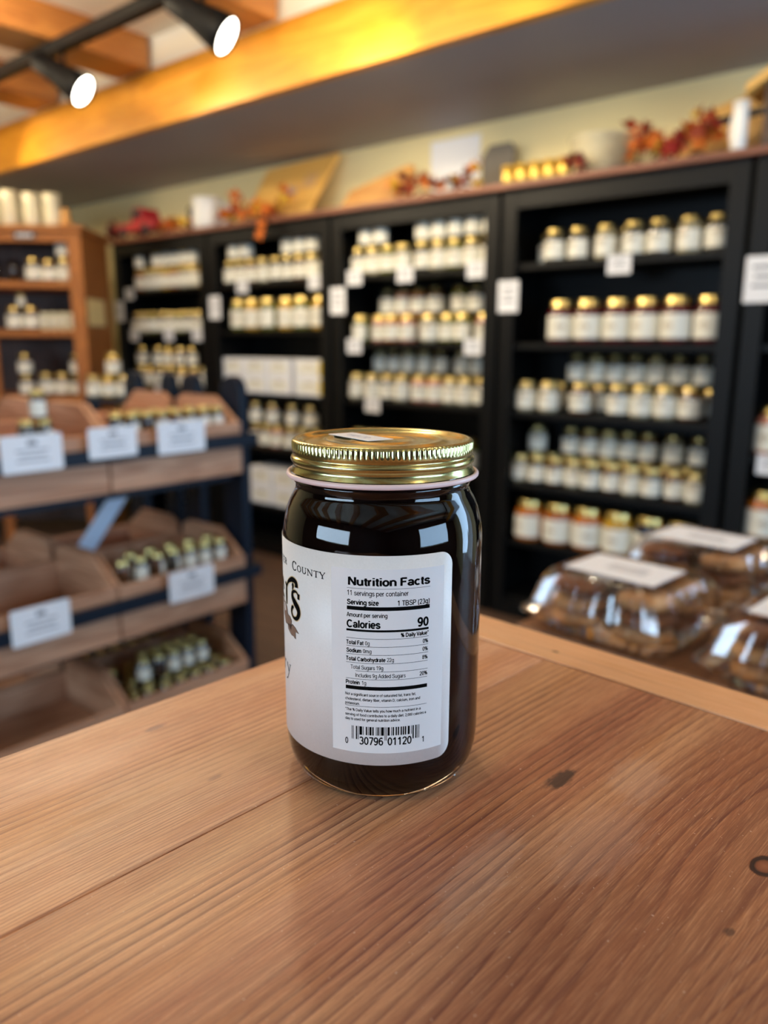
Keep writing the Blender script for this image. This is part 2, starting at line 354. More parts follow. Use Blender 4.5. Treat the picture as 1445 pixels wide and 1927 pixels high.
def tube(name, pts, r, mat, seg=10):
    V, F = [], []
    pts = [Vector(p) for p in pts]
    for i, p in enumerate(pts):
        d = (pts[min(i + 1, len(pts) - 1)] - pts[max(i - 1, 0)]).normalized()
        a = d.orthogonal().normalized(); b = d.cross(a)
        if i and (a.dot(pa) < 0.99):
            a = (pa - d * pa.dot(d)).normalized(); b = d.cross(a)
        pa = a
        for q in range(seg):
            t = 2 * PI * q / seg; V.append(p + a * (r * math.cos(t)) + b * (r * math.sin(t)))
    for i in range(len(pts) - 1):
        for q in range(seg): F.append((i * seg + q, i * seg + (q + 1) % seg, (i + 1) * seg + (q + 1) % seg, (i + 1) * seg + q))
    F.append(tuple(range(seg - 1, -1, -1))); F.append(tuple((len(pts) - 1) * seg + q for q in range(seg)))
    return mesh_of(name, V, F, mat, True)
def copy_tree(o, loc, rz, label=None, group=None):
    r = o.copy(); COL.objects.link(r); r.location = loc; r.rotation_euler = (0, 0, rz)
    if label: r['label'] = label
    if group: r['group'] = group
    for ch in o.children:
        c = ch.copy(); COL.objects.link(c); c.parent = r
        for g in ch.children:
            d = g.copy(); COL.objects.link(d); d.parent = c
    return r
ORD = ['first', 'second', 'third', 'fourth', 'fifth', 'sixth', 'seventh', 'eighth', 'ninth', 'tenth', 'eleventh', 'twelfth', 'thirteenth', 'fourteenth']
def room_box(name, s0, s1, t0, t1, z0, z1, mat, kind='structure', parent=None):
    V, F = boxes([(s0, s1, t0, t1, z0, z1)]); o = obj(name, mesh_of(name, V, F, mat), parent)
    if parent is None: o.location = P0; o.rotation_euler = (0, 0, ANG)
    if kind: o['kind'] = kind
    return o

# ------------------------------------------------------------------ the room
S0, S1, T0, T1 = -1.25, 8.0, -6.0, 0.33
room_box('floor', S0 - .1, S1 + .1, T0 - .1, T1 + .1, -0.1, 0.0, 'floor')
room_box('ceiling', S0 - .1, S1 + .1, T0 - .1, -0.53, 2.53, 2.63, 'white')
room_box('wall_back', S0 - .1, S1 + .1, T1, T1 + 0.1, 0.0, 2.63, 'cream')
room_box('wall_left', S0 - .1, S0, T0, T1, 0.0, 2.63, 'cream')
room_box('wall_right', S1, S1 + .1, T0, T1, 0.0, 2.63, 'brown')
room_box('wall_front', S0 - .1, S1 + .1, T0 - .1, T0, 0.0, 2.63, 'brown')
room_box('ceiling_soffit', S0, S1, -0.53, T1, 2.15, 2.53, 'soffit')
tr = room_box('trim_1', S0, S1, -0.575, -0.53, 2.15, 2.39, 'pine')
tag(tr, 'golden pine fascia beam along the front edge of the grey soffit')
room_box('trim_2', S0, S1, -0.552, -0.53, 2.39, 2.53, 'white')
for i, s in enumerate((-0.28, 0.545, 1.365, 2.227, 3.08, 3.93, 4.78, 5.63, 6.48, 7.33)):
    V, F = boxes([(-0.25, 0, -5.4, 0, 0, 0.14)]); me = mesh_of('joist', V, F, 'joist'); bevel(me, 0.008)
    o = obj('trim_%d' % (i + 3), me, None, W(s, -0.576, 2.392), ANG); o['kind'] = 'structure'
# windows: panes of daylight in frames, all outside the photograph's frame
def window(n, s0, s1, t0, t1, z0, z1, axis):
    wn = empty('window_%d' % n, P0, ANG); wn['kind'] = 'structure'
    if axis == 't':
        room_box('pane', s0, s1, t0, t0 + 0.004, z0, z1, 'sky_pane', None, wn)
        for a, b, c, d in ((s0 - .06, s0, z0 - .06, z1 + .06), (s1, s1 + .06, z0 - .06, z1 + .06), (s0, s1, z0 - .06, z0), (s0, s1, z1, z1 + .06), ((s0 + s1) / 2 - .03, (s0 + s1) / 2 + .03, z0, z1)):
            room_box('window_frame', a, b, min(t0, t1) , max(t0, t1), c, d, 'white', None, wn)
    else:
        room_box('pane', s0, s0 + .004, t0, t1, z0, z1, 'sky_pane', None, wn)
        for a, b, c, d in ((t0 - .06, t0, z0 - .06, z1 + .06), (t1, t1 + .06, z0 - .06, z1 + .06), (t0, t1, z0 - .06, z0), (t0, t1, z1, z1 + .06), ((t0 + t1) / 2 - .03, (t0 + t1) / 2 + .03, z0, z1)):
            room_box('window_frame', min(s0, s1), max(s0, s1), a, b, c, d, 'white', None, wn)
window(1, 5.45, 6.75, 0.322, 0.29, 0.15, 2.05, 't')
window(2, 7.985, 7.95, -3.1, -0.9, 0.95, 2.05, 's')
window(3, 2.1, 4.7, -5.985, -5.95, 1.1, 1.9, 't')

# ------------------------------------------------------------------ hero table
TZ = EYE - 0.1575
TA = math.radians(226.0); TC = Vector((0.033, 0.464, TZ))
def T2(x, y): # table coordinates -> world xy
    return Vector((TC.x + x * math.cos(TA) - y * math.sin(TA), TC.y + x * math.sin(TA) + y * math.cos(TA)))
def to_table(wx, wy):
    dx, dy = wx - TC.x, wy - TC.y
    return (dx * math.cos(TA) + dy * math.sin(TA), -dx * math.sin(TA) + dy * math.cos(TA))
table = empty('counter_table', (TC.x, TC.y, TZ), TA, 'reddish pine counter table with a lighter end board under the dark jam jar', 'table')
kn = to_table(0.118, 0.213); sm = to_table(0.066, 0.262); k2 = to_table(-0.058, 0.228); k3 = to_table(-0.032, 0.215)
pt = lambda x, y: to_table(x, y)
M['hero_a'] = hero_wood('counter_plank_wood', [], TBL_L, TBL_D, TBL_R, 0.0, 270,
                        [(*pt(-.095, .300), 0.006, 0.0022, 0.55, sr(96, 70, 84), 0), (*pt(-.030, .366), 0.010, 0.0022, 0.5, sr(110, 86, 80), 0), (*pt(-.062, .262), 0.004, 0.0016, 0.4, sr(90, 60, 70), 0)], warp=0.006, contrast=0.85)
M['hero_b'] = hero_wood('counter_plank_wood_spare', [], sr(214, 160, 112), TBL_D, TBL_R, 3.7, 230)
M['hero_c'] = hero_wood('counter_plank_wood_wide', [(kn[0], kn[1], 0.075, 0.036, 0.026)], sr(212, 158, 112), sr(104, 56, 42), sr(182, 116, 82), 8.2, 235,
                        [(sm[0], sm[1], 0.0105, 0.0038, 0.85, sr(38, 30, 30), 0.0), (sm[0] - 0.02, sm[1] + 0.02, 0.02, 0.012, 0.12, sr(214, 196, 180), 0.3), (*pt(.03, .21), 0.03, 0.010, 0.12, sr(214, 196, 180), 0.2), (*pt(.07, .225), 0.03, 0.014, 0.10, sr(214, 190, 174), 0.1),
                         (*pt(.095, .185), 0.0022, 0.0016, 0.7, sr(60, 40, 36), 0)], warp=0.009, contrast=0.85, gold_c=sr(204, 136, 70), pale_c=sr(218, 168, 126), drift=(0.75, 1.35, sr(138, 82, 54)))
M['hero_trim'] = hero_wood('end_board_wood', [(0.245 - 0.35, 0.006, 0.02, 0.006, 0.003)][:0], sr(232, 180, 132), sr(196, 138, 96), sr(226, 168, 120), 1.1, 150, [(-.253, -.004, 0.0028, 0.0016, 0.8, sr(70, 46, 36), 0)], warp=0.02, contrast=0.35)
TH = 0.032
seam1 = to_table(-0.09, 0.20)[1]; seam1 = 0.098
edges = [0.0, seam1, 0.36, 0.46, 0.58, 0.70]
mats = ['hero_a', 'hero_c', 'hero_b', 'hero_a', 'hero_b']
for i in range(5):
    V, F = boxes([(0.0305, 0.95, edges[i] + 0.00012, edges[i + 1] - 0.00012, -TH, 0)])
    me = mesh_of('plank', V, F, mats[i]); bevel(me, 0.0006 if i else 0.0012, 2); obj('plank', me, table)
V, F = boxes([(-0.35, 0.35, -0.015, 0.015, -TH, 0.0006)]); me = mesh_of('end_board', V, F, 'hero_trim'); bevel(me, 0.0012, 2)
eb = obj('end_board', me, table, (0.015, 0.35, 0), PI / 2); eb['label'] = 'paler end board with grain across the planks'
ap = obj('apron', mesh_of('apron', *boxes([(0.05, 0.9, 0.05, 0.07, -0.13, -TH), (0.05, 0.9, 0.63, 0.65, -0.13, -TH), (0.05, 0.07, 0.07, 0.63, -0.13, -TH), (0.88, 0.9, 0.07, 0.63, -0.13, -TH)]), 'cherry'), table)
for lx in (0.05, 0.85):
    for ly in (0.05, 0.60):
        box('leg', lx, lx + 0.05, ly, ly + 0.05, -TZ, -TH, 'cherry', table, 0.004)

# ------------------------------------------------------------------ hero jar
JX, JY = -0.0006, 0.2796
mm = 0.001
jar = empty('jam_jar', (JX, JY, TZ + 0.0002), 0, 'dark jam jar with ribbed gold lid and cream nutrition label, standing on the counter', 'jar')
def P(l): return [(r * mm, z * mm) for r, z in l]
outer = [(0, 1.8), (22, 1.8), (26, 1.0), (28, 0.2), (29.6, 0), (31.2, 0.5), (33.4, 2.6), (35.2, 6.4), (36.1, 10.5), (36.5, 15.5), (36.5, 30), (36.5, 60), (36.5, 87), (36.35, 91.5), (35.7, 96), (34.6, 100), (33.2, 103.2), (31.9, 105.4), (31.35, 107), (31.3, 108.6), (31.9, 109.4), (32.0, 110.2), (31.2, 111), (30.6, 112), (30.6, 121.5), (29.8, 122.2), (0, 122.2)]
gl = obj('glass', lathe_mesh('glass', P(outer), 'glass', 128), jar)
inner = [(0, 5.2), (24, 5.2), (28.5, 5.8), (31.5, 7.6), (33.3, 10.5), (34.2, 14.5), (34.5, 18), (34.5, 87), (34.2, 92), (33.4, 96.5), (32.2, 100.4), (30.8, 103.2), (29.6, 105.2), (29.2, 107), (29.2, 113), (0, 113)]
obj('jam', lathe_mesh('jam', P(inner), 'jam', 96), jar)
V, F = [], []
for i in list(range(34, 52)) + list(range(76, 94)):
    a = 2 * PI * i / 84; b0 = len(V)
    for dx, dr, dz in ((-.55, 0, 0), (.55, 0, 0), (.55, .9, 1.1), (-.55, .9, 1.1), (-.4, .75, -.2), (.4, .75, -.2), (.4, 1.5, .75), (-.4, 1.5, .75)):
        r_ = (31.3 + dr) * mm; V.append((r_ * math.cos(a) - dx * mm * math.sin(a), r_ * math.sin(a) + dx * mm * math.cos(a), (0.9 + dz) * mm))
    F += [tuple(b0 + q for q in f) for f in ((0, 1, 2, 3), (4, 7, 6, 5), (0, 4, 5, 1), (1, 5, 6, 2), (2, 6, 7, 3), (3, 7, 4, 0))]
obj('heel_stipples', mesh_of('heel_stipples', V, F, 'glass'), jar)
# lid: ribbed band, bead, skirt and rolled edge
def lid_mesh():
    NK = 112; SEG = NK * 8
    prof = [(0.0, 123.3), (9, 123.3), (10, 123.6), (11, 123.6), (12, 123.25), (19, 123.2), (20.2, 123.75), (21.4, 123.75), (22.6, 123.2), (27.6, 123.1), (28.6, 123.3), (29.4, 123.9), (30.3, 124.3), (31.2, 124.4), (31.9, 124.15), (32.35, 123.7), (32.55, 123.2), (32.55, 121.6), (32.5, 121.0), (32.45, 120.2), (32.2, 119.4), (31.9, 118.95), (32.2, 118.6), (32.75, 118.2), (33.0, 117.5), (32.85, 116.7), (32.3, 116.0), (32.05, 115.4), (32.2, 114.6), (32.6, 113.7), (32.9, 113.1)]
    kn_i = {15: 0.5, 16: 1.0, 17: 1.0, 18: 0.25}
    V, F = [], []; n = len(prof)
    for i in range(SEG):
        a = 2 * PI * i / SEG; ca, sa = math.cos(a), math.sin(a); ph = (i % 8) / 8.0
        gr = (0.5 + 0.5 * math.cos(2 * PI * ph)) ** 1.5
        for q, (r, z) in enumerate(prof):
            rr = r - kn_i.get(q, 0) * 0.32 * gr
            V.append((rr * mm * ca, rr * mm * sa, z * mm))
    for i in range(SEG):
        j = (i + 1) % SEG
        for q in range(n - 1): F.append((i * n + q, i * n + q + 1, j * n + q + 1, j * n + q))
    me = mesh_of('lid', V, F, 'gold', True)
    return me
lid = obj('lid', lid_mesh(), jar); lid['label'] = 'gold metal lid with ribbed edge'
roll = []
for i in range(13):
    a = 2 * PI * i / 12
    roll.append((33.75 + 0.85 * math.cos(a), 112.05 + 0.95 * math.sin(a)))
obj('rolled_edge', lathe_mesh('rolled_edge', P(roll), 'plastisol', 160), lid)['label'] = 'pinkish white rolled bottom edge of the lid'
# price sticker lying across the lid
st = [(-20.3, 12.3), (-5.1, -8.4), (3.8, -2.4), (-11.4, 17.5)]
sv = [(x * mm, y * mm, 123.85 * mm) for x, y in st] + [(x * mm, y * mm, 124.0 * mm) for x, y in st]
stk = obj('price_sticker', mesh_of('price_sticker', sv, [(0, 3, 2, 1), (4, 5, 6, 7), (0, 1, 5, 4), (1, 2, 6, 5), (2, 3, 7, 6), (3, 0, 4, 7)], 'paper'), lid)
stk['label'] = 'small white price sticker stuck across the lid'

# printing on the label: outlines in label millimetres (x along the arc, z up) wrapped on the jar
def wrap(v, r): a = v[0] / 36.5; return (r * mm * math.sin(a), -r * mm * math.cos(a), v[1] * mm)
def _A(cx, cy, rx, ry, a0, a1, n=None):
    n = n or max(6, int(abs(a1 - a0) / 18))
    return [(cx + rx * math.cos(math.radians(a0 + (a1 - a0) * i / n)), cy + ry * math.sin(math.radians(a0 + (a1 - a0) * i / n))) for i in range(n + 1)]
def _S(*p): return smooth_line(list(p), [1] * len(p), 3)[0]
def glyph(c):
    """centre lines of a plain grotesque letter: (advance, strokes); cap height 1"""
    st = lambda x, a=0.0, b=1.0: [(x, a), (x, b)]
    bowl = _A(.31, .365, .23, .305, 0, 360)
    G = {
    'a': (.58, [_A(.29, .47, .20, .20, 165, 0) + [(.49, 0)], _A(.28, .21, .21, .15, 0, 360)]), 'b': (.62, [st(.08), bowl]), 'c': (.56, [_A(.31, .365, .23, .305, 45, 315)]),
    'd': (.62, [st(.54), bowl]), 'e': (.60, [_A(.31, .365, .24, .305, 0, 318), [(.07, .365), (.57, .365)]]), 'f': (.36, [[(.19, 0), (.19, .8)] + _A(.33, .8, .14, .14, 180, 80), [(.03, .67), (.37, .67)]]),
    'g': (.62, [bowl, [(.54, .72), (.54, -.08)] + _A(.31, -.08, .23, .17, 0, -150)]), 'h': (.60, [st(.08), _A(.295, .45, .215, .22, 180, 0) + [(.51, 0)]]), 'i': (.25, [st(.12, 0, .72), st(.12, .86, 1.0)]),
    'l': (.25, [st(.12)]), 'm': (.86, [st(.08, 0, .72), _A(.25, .47, .17, .2, 180, 0) + [(.42, 0)], _A(.59, .47, .17, .2, 180, 0) + [(.76, 0)]]), 'n': (.60, [st(.08, 0, .72), _A(.295, .45, .215, .22, 180, 0) + [(.51, 0)]]),
    'o': (.62, [bowl]), 'p': (.62, [st(.08, -.28, .72), bowl]), 'r': (.37, [st(.08, 0, .72), _A(.28, .42, .20, .25, 180, 80)]),
    's': (.55, [_S((.48, .52), (.40, .64), (.28, .67), (.14, .62), (.09, .51), (.17, .41), (.30, .36), (.44, .30), (.49, .19), (.42, .09), (.29, .06), (.14, .09), (.07, .2))]),
    't': (.34, [[(.17, .92), (.17, .16)] + _A(.28, .16, .11, .10, 180, 290), [(.02, .67), (.33, .67)]]), 'u': (.60, [[(.08, .72), (.08, .27)] + _A(.29, .27, .21, .21, 180, 360), st(.51, 0, .72)]),
    'v': (.54, [[(.04, .72), (.27, .02)], [(.50, .72), (.27, .02)]]), 'w': (.76, [[(.03, .72), (.2, .02)], [(.37, .68), (.2, .02)], [(.37, .68), (.54, .02)], [(.71, .72), (.54, .02)]]),
    'y': (.54, [[(.04, .72), (.28, .03)], [(.51, .72), (.24, -.14)], [(.24, -.14), (.16, -.24), (.06, -.24)]]), 'z': (.52, [[(.05, .66), (.47, .66)], [(.44, .66), (.06, .06)], [(.04, .06), (.48, .06)]]),
    'k': (.55, [st(.08), [(.47, .72), (.08, .28)], [(.2, .42), (.5, 0)]]),
    'A': (.68, [[(.03, 0), (.34, 1)], [(.65, 0), (.34, 1)], [(.13, .32), (.55, .32)]]), 'B': (.72, [st(.09), [(.09, .94), (.36, .94)] + _A(.38, .73, .19, .21, 90, -90) + [(.09, .52)], [(.38, .52)] + _A(.40, .29, .22, .23, 90, -90) + [(.09, .06)]]),
    'C': (.76, [_A(.40, .5, .33, .44, 42, 318)]), 'D': (.76, [st(.09), [(.09, .94), (.32, .94)] + _A(.32, .5, .35, .44, 90, -90) + [(.09, .06)]]), 'F': (.62, [st(.09), [(.09, .94), (.60, .94)], [(.09, .52), (.53, .52)]]),
    'I': (.28, [st(.13)]), 'N': (.76, [st(.09), [(.09, 1), (.66, 0)], st(.66)]), 'P': (.68, [st(.09), [(.09, .94), (.36, .94)] + _A(.38, .70, .22, .24, 90, -90) + [(.09, .46)]]),
    'S': (.72, [_S((.62, .74), (.53, .89), (.36, .94), (.18, .89), (.11, .74), (.2, .6), (.38, .52), (.58, .42), (.65, .26), (.56, .11), (.36, .06), (.15, .11), (.07, .29))]), 'T': (.66, [st(.33), [(.02, .94), (.64, .94)]]),
    'V': (.66, [[(.03, 1), (.33, .0)], [(.63, 1), (.33, 0)]]),
    '0': (.58, [_A(.29, .5, .21, .44, 0, 360)]), '1': (.58, [st(.33), [(.33, .97), (.10, .72)]]), '2': (.58, [_A(.29, .70, .21, .24, 170, -25) + [(.08, .06)], [(.04, .06), (.53, .06)]]),
    '3': (.58, [_A(.27, .72, .19, .22, 155, -90), _A(.27, .28, .23, .22, 90, -155)]), '6': (.58, [_A(.30, .32, .21, .26, 0, 360), _S((.49, .84), (.36, .94), (.20, .86), (.10, .62), (.09, .32))]),
    '7': (.58, [[(.05, .93), (.54, .93)], [(.51, .93), (.21, 0)]]), '8': (.58, [_A(.29, .73, .17, .21, 0, 360), _A(.29, .29, .21, .24, 0, 360)]), '9': (.58, [_A(.28, .68, .21, .26, 0, 360), _S((.49, .68), (.48, .40), (.38, .14), (.22, .06), (.09, .16))]),
    '%': (.84, [_A(.18, .72, .12, .21, 0, 360), _A(.64, .27, .12, .21, 0, 360), [(.60, .98), (.22, 0)]]), '(': (.34, [_A(.46, .38, .36, .68, 125, 235)]), ')': (.34, [_A(-.10, .38, .36, .68, 55, -55)]),
    '.': (.28, [st(.13, 0, .15)]), ',': (.28, [[(.14, .13), (.14, .02), (.09, -.16)]]), '*': (.38, [[(.19, .98), (.19, .66)], [(.05, .9), (.33, .74)], [(.05, .74), (.33, .9)]]), ' ': (.29, [])}
    return G[c]
def text_geo(s, weight):
    w = {'r': .13, 'm': .165, 'b': .215}[weight]; a = ([], []); x = 0.0
    for ch in s:
        adv, strokes = glyph(ch)
        for p in strokes: ribbon(a, [(x + q[0], q[1]) for q in p], [w] * len(p))
        x += adv * (1 + (w - .115) * .9)
    return a
_cap = None
def place_text(acc, s, x0, x1, z, w, h):
    global _cap
    if _cap is None:
        _cap = 1.0
    V, F = text_geo(s, w)
    a, b = min(v[0] for v in V), max(v[0] for v in V)
    base = len(acc[0]); sx = (x1 - x0) / (b - a); sy = h / _cap
    acc[0].extend([(x0 + (v[0] - a) * sx, z + v[1] * sy) for v in V]); acc[1].extend([tuple(base + i for i in f) for f in F])
def bar(acc, x0, x1, z0, z1, slope=0.0):
    n = max(1, int((x1 - x0) / 0.9)); b = len(acc[0])
    for i in range(n + 1):
        x = x0 + (x1 - x0) * i / n; acc[0].extend([(x, z0 + slope * i / n), (x, z1 + slope * i / n)])
    for i in range(n): acc[1].append((b + 2 * i, b + 2 * i + 2, b + 2 * i + 3, b + 2 * i + 1))
def ribbon(acc, pts, widths):
    b = len(acc[0]); n = len(pts)
    for i, p in enumerate(pts):
        q0, q1 = pts[max(0, i - 1)], pts[min(n - 1, i + 1)]
        dx, dz = q1[0] - q0[0], q1[1] - q0[1]; L = math.hypot(dx, dz) or 1
        w = widths[i] / 2; acc[0].extend([(p[0] - dz / L * w, p[1] + dx / L * w), (p[0] + dz / L * w, p[1] - dx / L * w)])
    for i in range(n - 1): acc[1].append((b + 2 * i, b + 2 * i + 1, b + 2 * i + 3, b + 2 * i + 2))
def smooth_line(pts, widths, k=6):
    P_, W_ = [], []
    n = len(pts)
    for i in range(n - 1):
        p0, p1, p2, p3 = pts[max(0, i - 1)], pts[i], pts[i + 1], pts[min(n - 1, i + 2)]
        for j in range(k):
            t = j / k
            P_.append(tuple(0.5 * ((2 * p1[d]) + (-p0[d] + p2[d]) * t + (2 * p0[d] - 5 * p1[d] + 4 * p2[d] - p3[d]) * t * t + (-p0[d] + 3 * p1[d] - 3 * p2[d] + p3[d]) * t ** 3) for d in (0, 1)))
            W_.append(widths[i] + (widths[i + 1] - widths[i]) * t)
    P_.append(pts[-1]); W_.append(widths[-1]); return P_, W_
def print_obj(name, acc, r, mat, parent):
    me = mesh_of(name, [wrap(v, r) for v in acc[0]], acc[1], mat)
    return obj(name, me, parent)
# label stock
LB = []
x0l, x1l, z0l, z1l, rc = -118.0, 25.45, 15.9, 90.15, 5.0
xs = [x0l + (x1l - rc - x0l) * i / 60 for i in range(61)] + [x1l - rc + rc * math.sin(PI / 2 * i / 10) for i in range(1, 11)]
V, F = [], []
for x in xs:
    d = 0.0
    if x > x1l - rc: q = (x - (x1l - rc)) / rc; d = rc * (1 - math.sqrt(max(0, 1 - q * q)))
    if x < x0l + rc: q = 1 - (x - x0l) / rc; d = rc * (1 - math.sqrt(max(0, 1 - q * q)))
    d = min(d, rc * 0.995)
    for zz in (z0l + d, 53.0, z1l - d): V.append(wrap((x, zz), 36.62))
for i in range(len(xs) - 1):
    for q in range(2): F.append((i * 3 + q, (i + 1) * 3 + q, (i + 1) * 3 + q + 1, i * 3 + q + 1))
lme = mesh_of('label', V, F, 'label', True)
lab = obj('label', lme, jar); sol = lab.modifiers.new('t', 'SOLIDIFY'); sol.thickness = 0.0001; sol.offset = -1
lab['label'] = 'cream paper label with black print'
acc = ([], []); bar(acc, -17.3, 21.9, 20.5, 85.6); print_obj('pale_panel', acc, 36.64, 'panel', lab)
TXT = [('Nutrition Facts', -11.22, 16.4, 80.04, 'b', 2.75), ('11 servings per container', -11.52, 8.78, 76.55, 'r', 1.75), ('Serving size', -11.63, -0.93, 73.42, 'b', 1.75),
('1 TBSP (23g)', 5.17, 16.33, 73.3, 'm', 1.75), ('Amount per serving', -11.76, 1.87, 69.17, 'm', 1.5), ('Calories', -11.78, -0.38, 65.45, 'b', 2.6), ('90', 11.97, 16.06, 65.5, 'b', 3.1),
('% Daily Value*', 6.33, 16.13, 62.35, 'b', 1.4), ('Total Fat', -11.91, -6.03, 59.5, 'b', 1.45), ('0g', -5.49, -3.98, 59.5, 'r', 1.45), ('0%', 13.98, 15.97, 59.5, 'm', 1.45),
('Sodium', -11.93, -6.75, 56.7, 'b', 1.45), ('0mg', -6.21, -3.36, 56.7, 'r', 1.45), ('0%', 13.93, 15.92, 56.7, 'm', 1.45), ('Total Carbohydrate', -12.05, 1.33, 53.75, 'b', 1.45),
('22g', 1.77, 4.08, 53.75, 'r', 1.45), ('8%', 13.87, 15.87, 53.75, 'm', 1.45), ('Total Sugars 19g', -10.45, 0.54, 50.85, 'r', 1.45), ('Includes 9g Added Sugars', -8.79, 8.09, 48.0, 'r', 1.45),
('20%', 12.98, 15.87, 48.0, 'm', 1.45), ('Protein', -12.2, -7.33, 45.35, 'b', 1.45), ('1g', -6.6, -5.15, 45.35, 'r', 1.45),
('Not a significant source of saturated fat, trans fat,', -12.42, 11.73, 41.25, 'm', 1.0), ('cholesterol, dietary fiber, vitamin D, calcium, iron and', -12.44, 13.31, 39.5, 'm', 1.0), ('potassium.', -12.45, -7.35, 37.95, 'm', 1.0),
('*The % Daily Value tells you how much a nutrient in a', -12.46, 13.57, 35.6, 'm', 1.0), ('serving of food contributes to a daily diet. 2,000 calories a', -12.48, 15.61, 33.85, 'm', 1.0), ('day is used for general nutrition advice.', -12.49, 6.4, 32.25, 'm', 1.0)]
acc = ([], [])
for e in TXT: place_text(acc, *e)
print_obj('nutrition_text', acc, 36.66, 'ink', lab)
acc = ([], [])
for x0, x1, z, th in ((-11.6, 16.42, 79.05, .12), (-11.64, 16.35, 72.22, 1.3), (-11.88, 16.08, 64.55, .75), (-11.9, 16.13, 61.75, .14), (-11.92, 15.98, 58.95, .14), (-11.94, 16.03, 56.1, .14), (-12.05, 15.88, 53.1, .14), (-8.78, 15.93, 50.25, .14), (-12.19, 15.78, 47.35, .14), (-12.21, 15.84, 44.15, 1.3), (-12.45, 15.75, 37.5, .14)):
    bar(acc, x0, x1, z - th / 2, z + th / 2)
print_obj('rule_lines', acc, 36.66, 'ink', lab)
# bar code (numbers as printed)
LC = ['0001101', '0011001', '0010011', '0111101', '0100011', '0110001', '0101111', '0111011', '0110111', '0001011']
dg = '030796011201'; bits = '101' + ''.join(LC[int(c)] for c in dg[:6]) + '01010' + ''.join(''.join('1' if b == '0' else '0' for b in LC[int(c)]) for c in dg[6:]) + '101'
acc = ([], []); bx0, bx1 = -10.2, 13.2; mod = (bx1 - bx0) / len(bits); i = 0
while i < len(bits):
    if bits[i] == '1':
        j = i
        while j < len(bits) and bits[j] == '1': j += 1
        longb = i < 10 or i >= 85 or 45 <= i < 50
        bar(acc, bx0 + i * mod, bx0 + j * mod - 0.03, 25.3 if longb else 27.1, 30.2); i = j
    else: i += 1
for e in (('0', -12.55, -11.45, 23.3, 'm', 2.3), ('30796', -7.57, 0.65, 23.5, 'm', 2.9), ('01120', 2.1, 10.44, 23.5, 'm', 2.9), ('1', 14.2, 14.9, 23.4, 'm', 2.1)): place_text(acc, *e)
print_obj('bar_code', acc, 36.66, 'ink', lab)
# front of the label: serif town line, script name, ribbon, flavour word
acc = ([], [])
def serif(ch, x0, x1, z0, z1):
    w, h = x1 - x0, z1 - z0; TK, TN = 0.19 * h, 0.10 * h
    def p(a, b): return (x0 + a * w, z0 + b * h)
    def st(pts, ws): ribbon(acc, [p(*q) for q in pts], ws)
    def ell(cx, cz, rx, rz, a0, a1, n=22):
        pts = [(cx + rx * math.cos(a0 + (a1 - a0) * i / n), cz + rz * math.sin(a0 + (a1 - a0) * i / n)) for i in range(n + 1)]
        ws = [TN + (TK - TN) * abs(math.cos(a0 + (a1 - a0) * i / n)) for i in range(n + 1)]; st(pts, ws)
    sf = TN * 0.9
    if ch == 'T':
        st([(.5, 0), (.5, 1)], [TK] * 2); st([(.02, .97), (.98, .97)], [TN] * 2); st([(.3, .02), (.7, .02)], [sf] * 2); st([(.03, .8), (.03, 1)], [sf] * 2); st([(.97, .8), (.97, 1)], [sf] * 2)
    elif ch == 'E':
        st([(.2, 0), (.2, 1)], [TK] * 2)
        for b, r in ((.03, .95), (.52, .7), (.97, .88)): st([(.05, b), (r, b)], [TN] * 2)
        st([(.94, 0), (.94, .22)], [sf] * 2); st([(.87, .8), (.87, 1)], [sf] * 2)
    elif ch == 'R':
        st([(.2, 0), (.2, 1)], [TK] * 2); ell(.4, .74, .38, .24, PI / 2, -PI / 2); st([(.05, .98), (.45, .98)], [TN] * 2); st([(.2, .5), (.45, .5)], [TN] * 2); st([(.45, .5), (.95, .0)], [TK] * 2); st([(.02, .02), (.4, .02)], [sf] * 2)
    elif ch == 'C':
        ell(.52, .5, .46, .47, 0.7, 2 * PI - 0.7); st([(.9, .7), (.9, .95)], [TN] * 2)
    elif ch == 'O': ell(.5, .5, .44, .47, 0, 2 * PI, 28)
    elif ch == 'U':
        st([(.2, 1), (.2, .35)], [TK] * 2); st([(.82, 1), (.82, .35)], [TN] * 2); ell(.51, .36, .31, .34, PI, 2 * PI, 14); st([(.03, .98), (.37, .98)], [sf] * 2); st([(.66, .98), (.98, .98)], [sf] * 2)
    elif ch == 'N':
        st([(.15, 0), (.15, 1)], [TN] * 2); st([(.85, 0), (.85, 1)], [TN] * 2); st([(.12, .98), (.86, .02)], [TK] * 2); st([(.0, .02), (.32, .02)], [sf] * 2); st([(.68, .98), (1, .98)], [sf] * 2); st([(0, .98), (.15, .98)], [sf] * 2)
    elif ch == 'Y':
        st([(.08, .98), (.52, .45)], [TK] * 2); st([(.92, .98), (.52, .45)], [TN] * 2); st([(.52, .48), (.52, 0)], [TK] * 2); st([(.32, .02), (.72, .02)], [sf] * 2); st([(0, .98), (.3, .98)], [sf] * 2); st([(.76, .98), (1, .98)], [sf] * 2)
for ch, a, b, lo, hi in (('T', -48.1, -46.0, 80.9, 83.2), ('E', -45.6, -43.8, 80.9, 83.2), ('R', -43.3, -41.1, 80.9, 83.2), ('C', -36.8, -33.9, 80.6, 83.9), ('O', -33.4, -31.1, 80.75, 83.0), ('U', -30.7, -28.1, 80.75, 83.0), ('N', -27.8, -25.0, 80.7, 82.95), ('T', -24.6, -22.4, 80.7, 82.95), ('Y', -22.1, -19.6, 80.7, 82.95)):
    serif(ch, a - (1.0 if a < -40 else 0), b - (1.0 if a < -40 else 0), lo, hi)
print_obj('town_lettering', acc, 36.66, 'ink', lab)
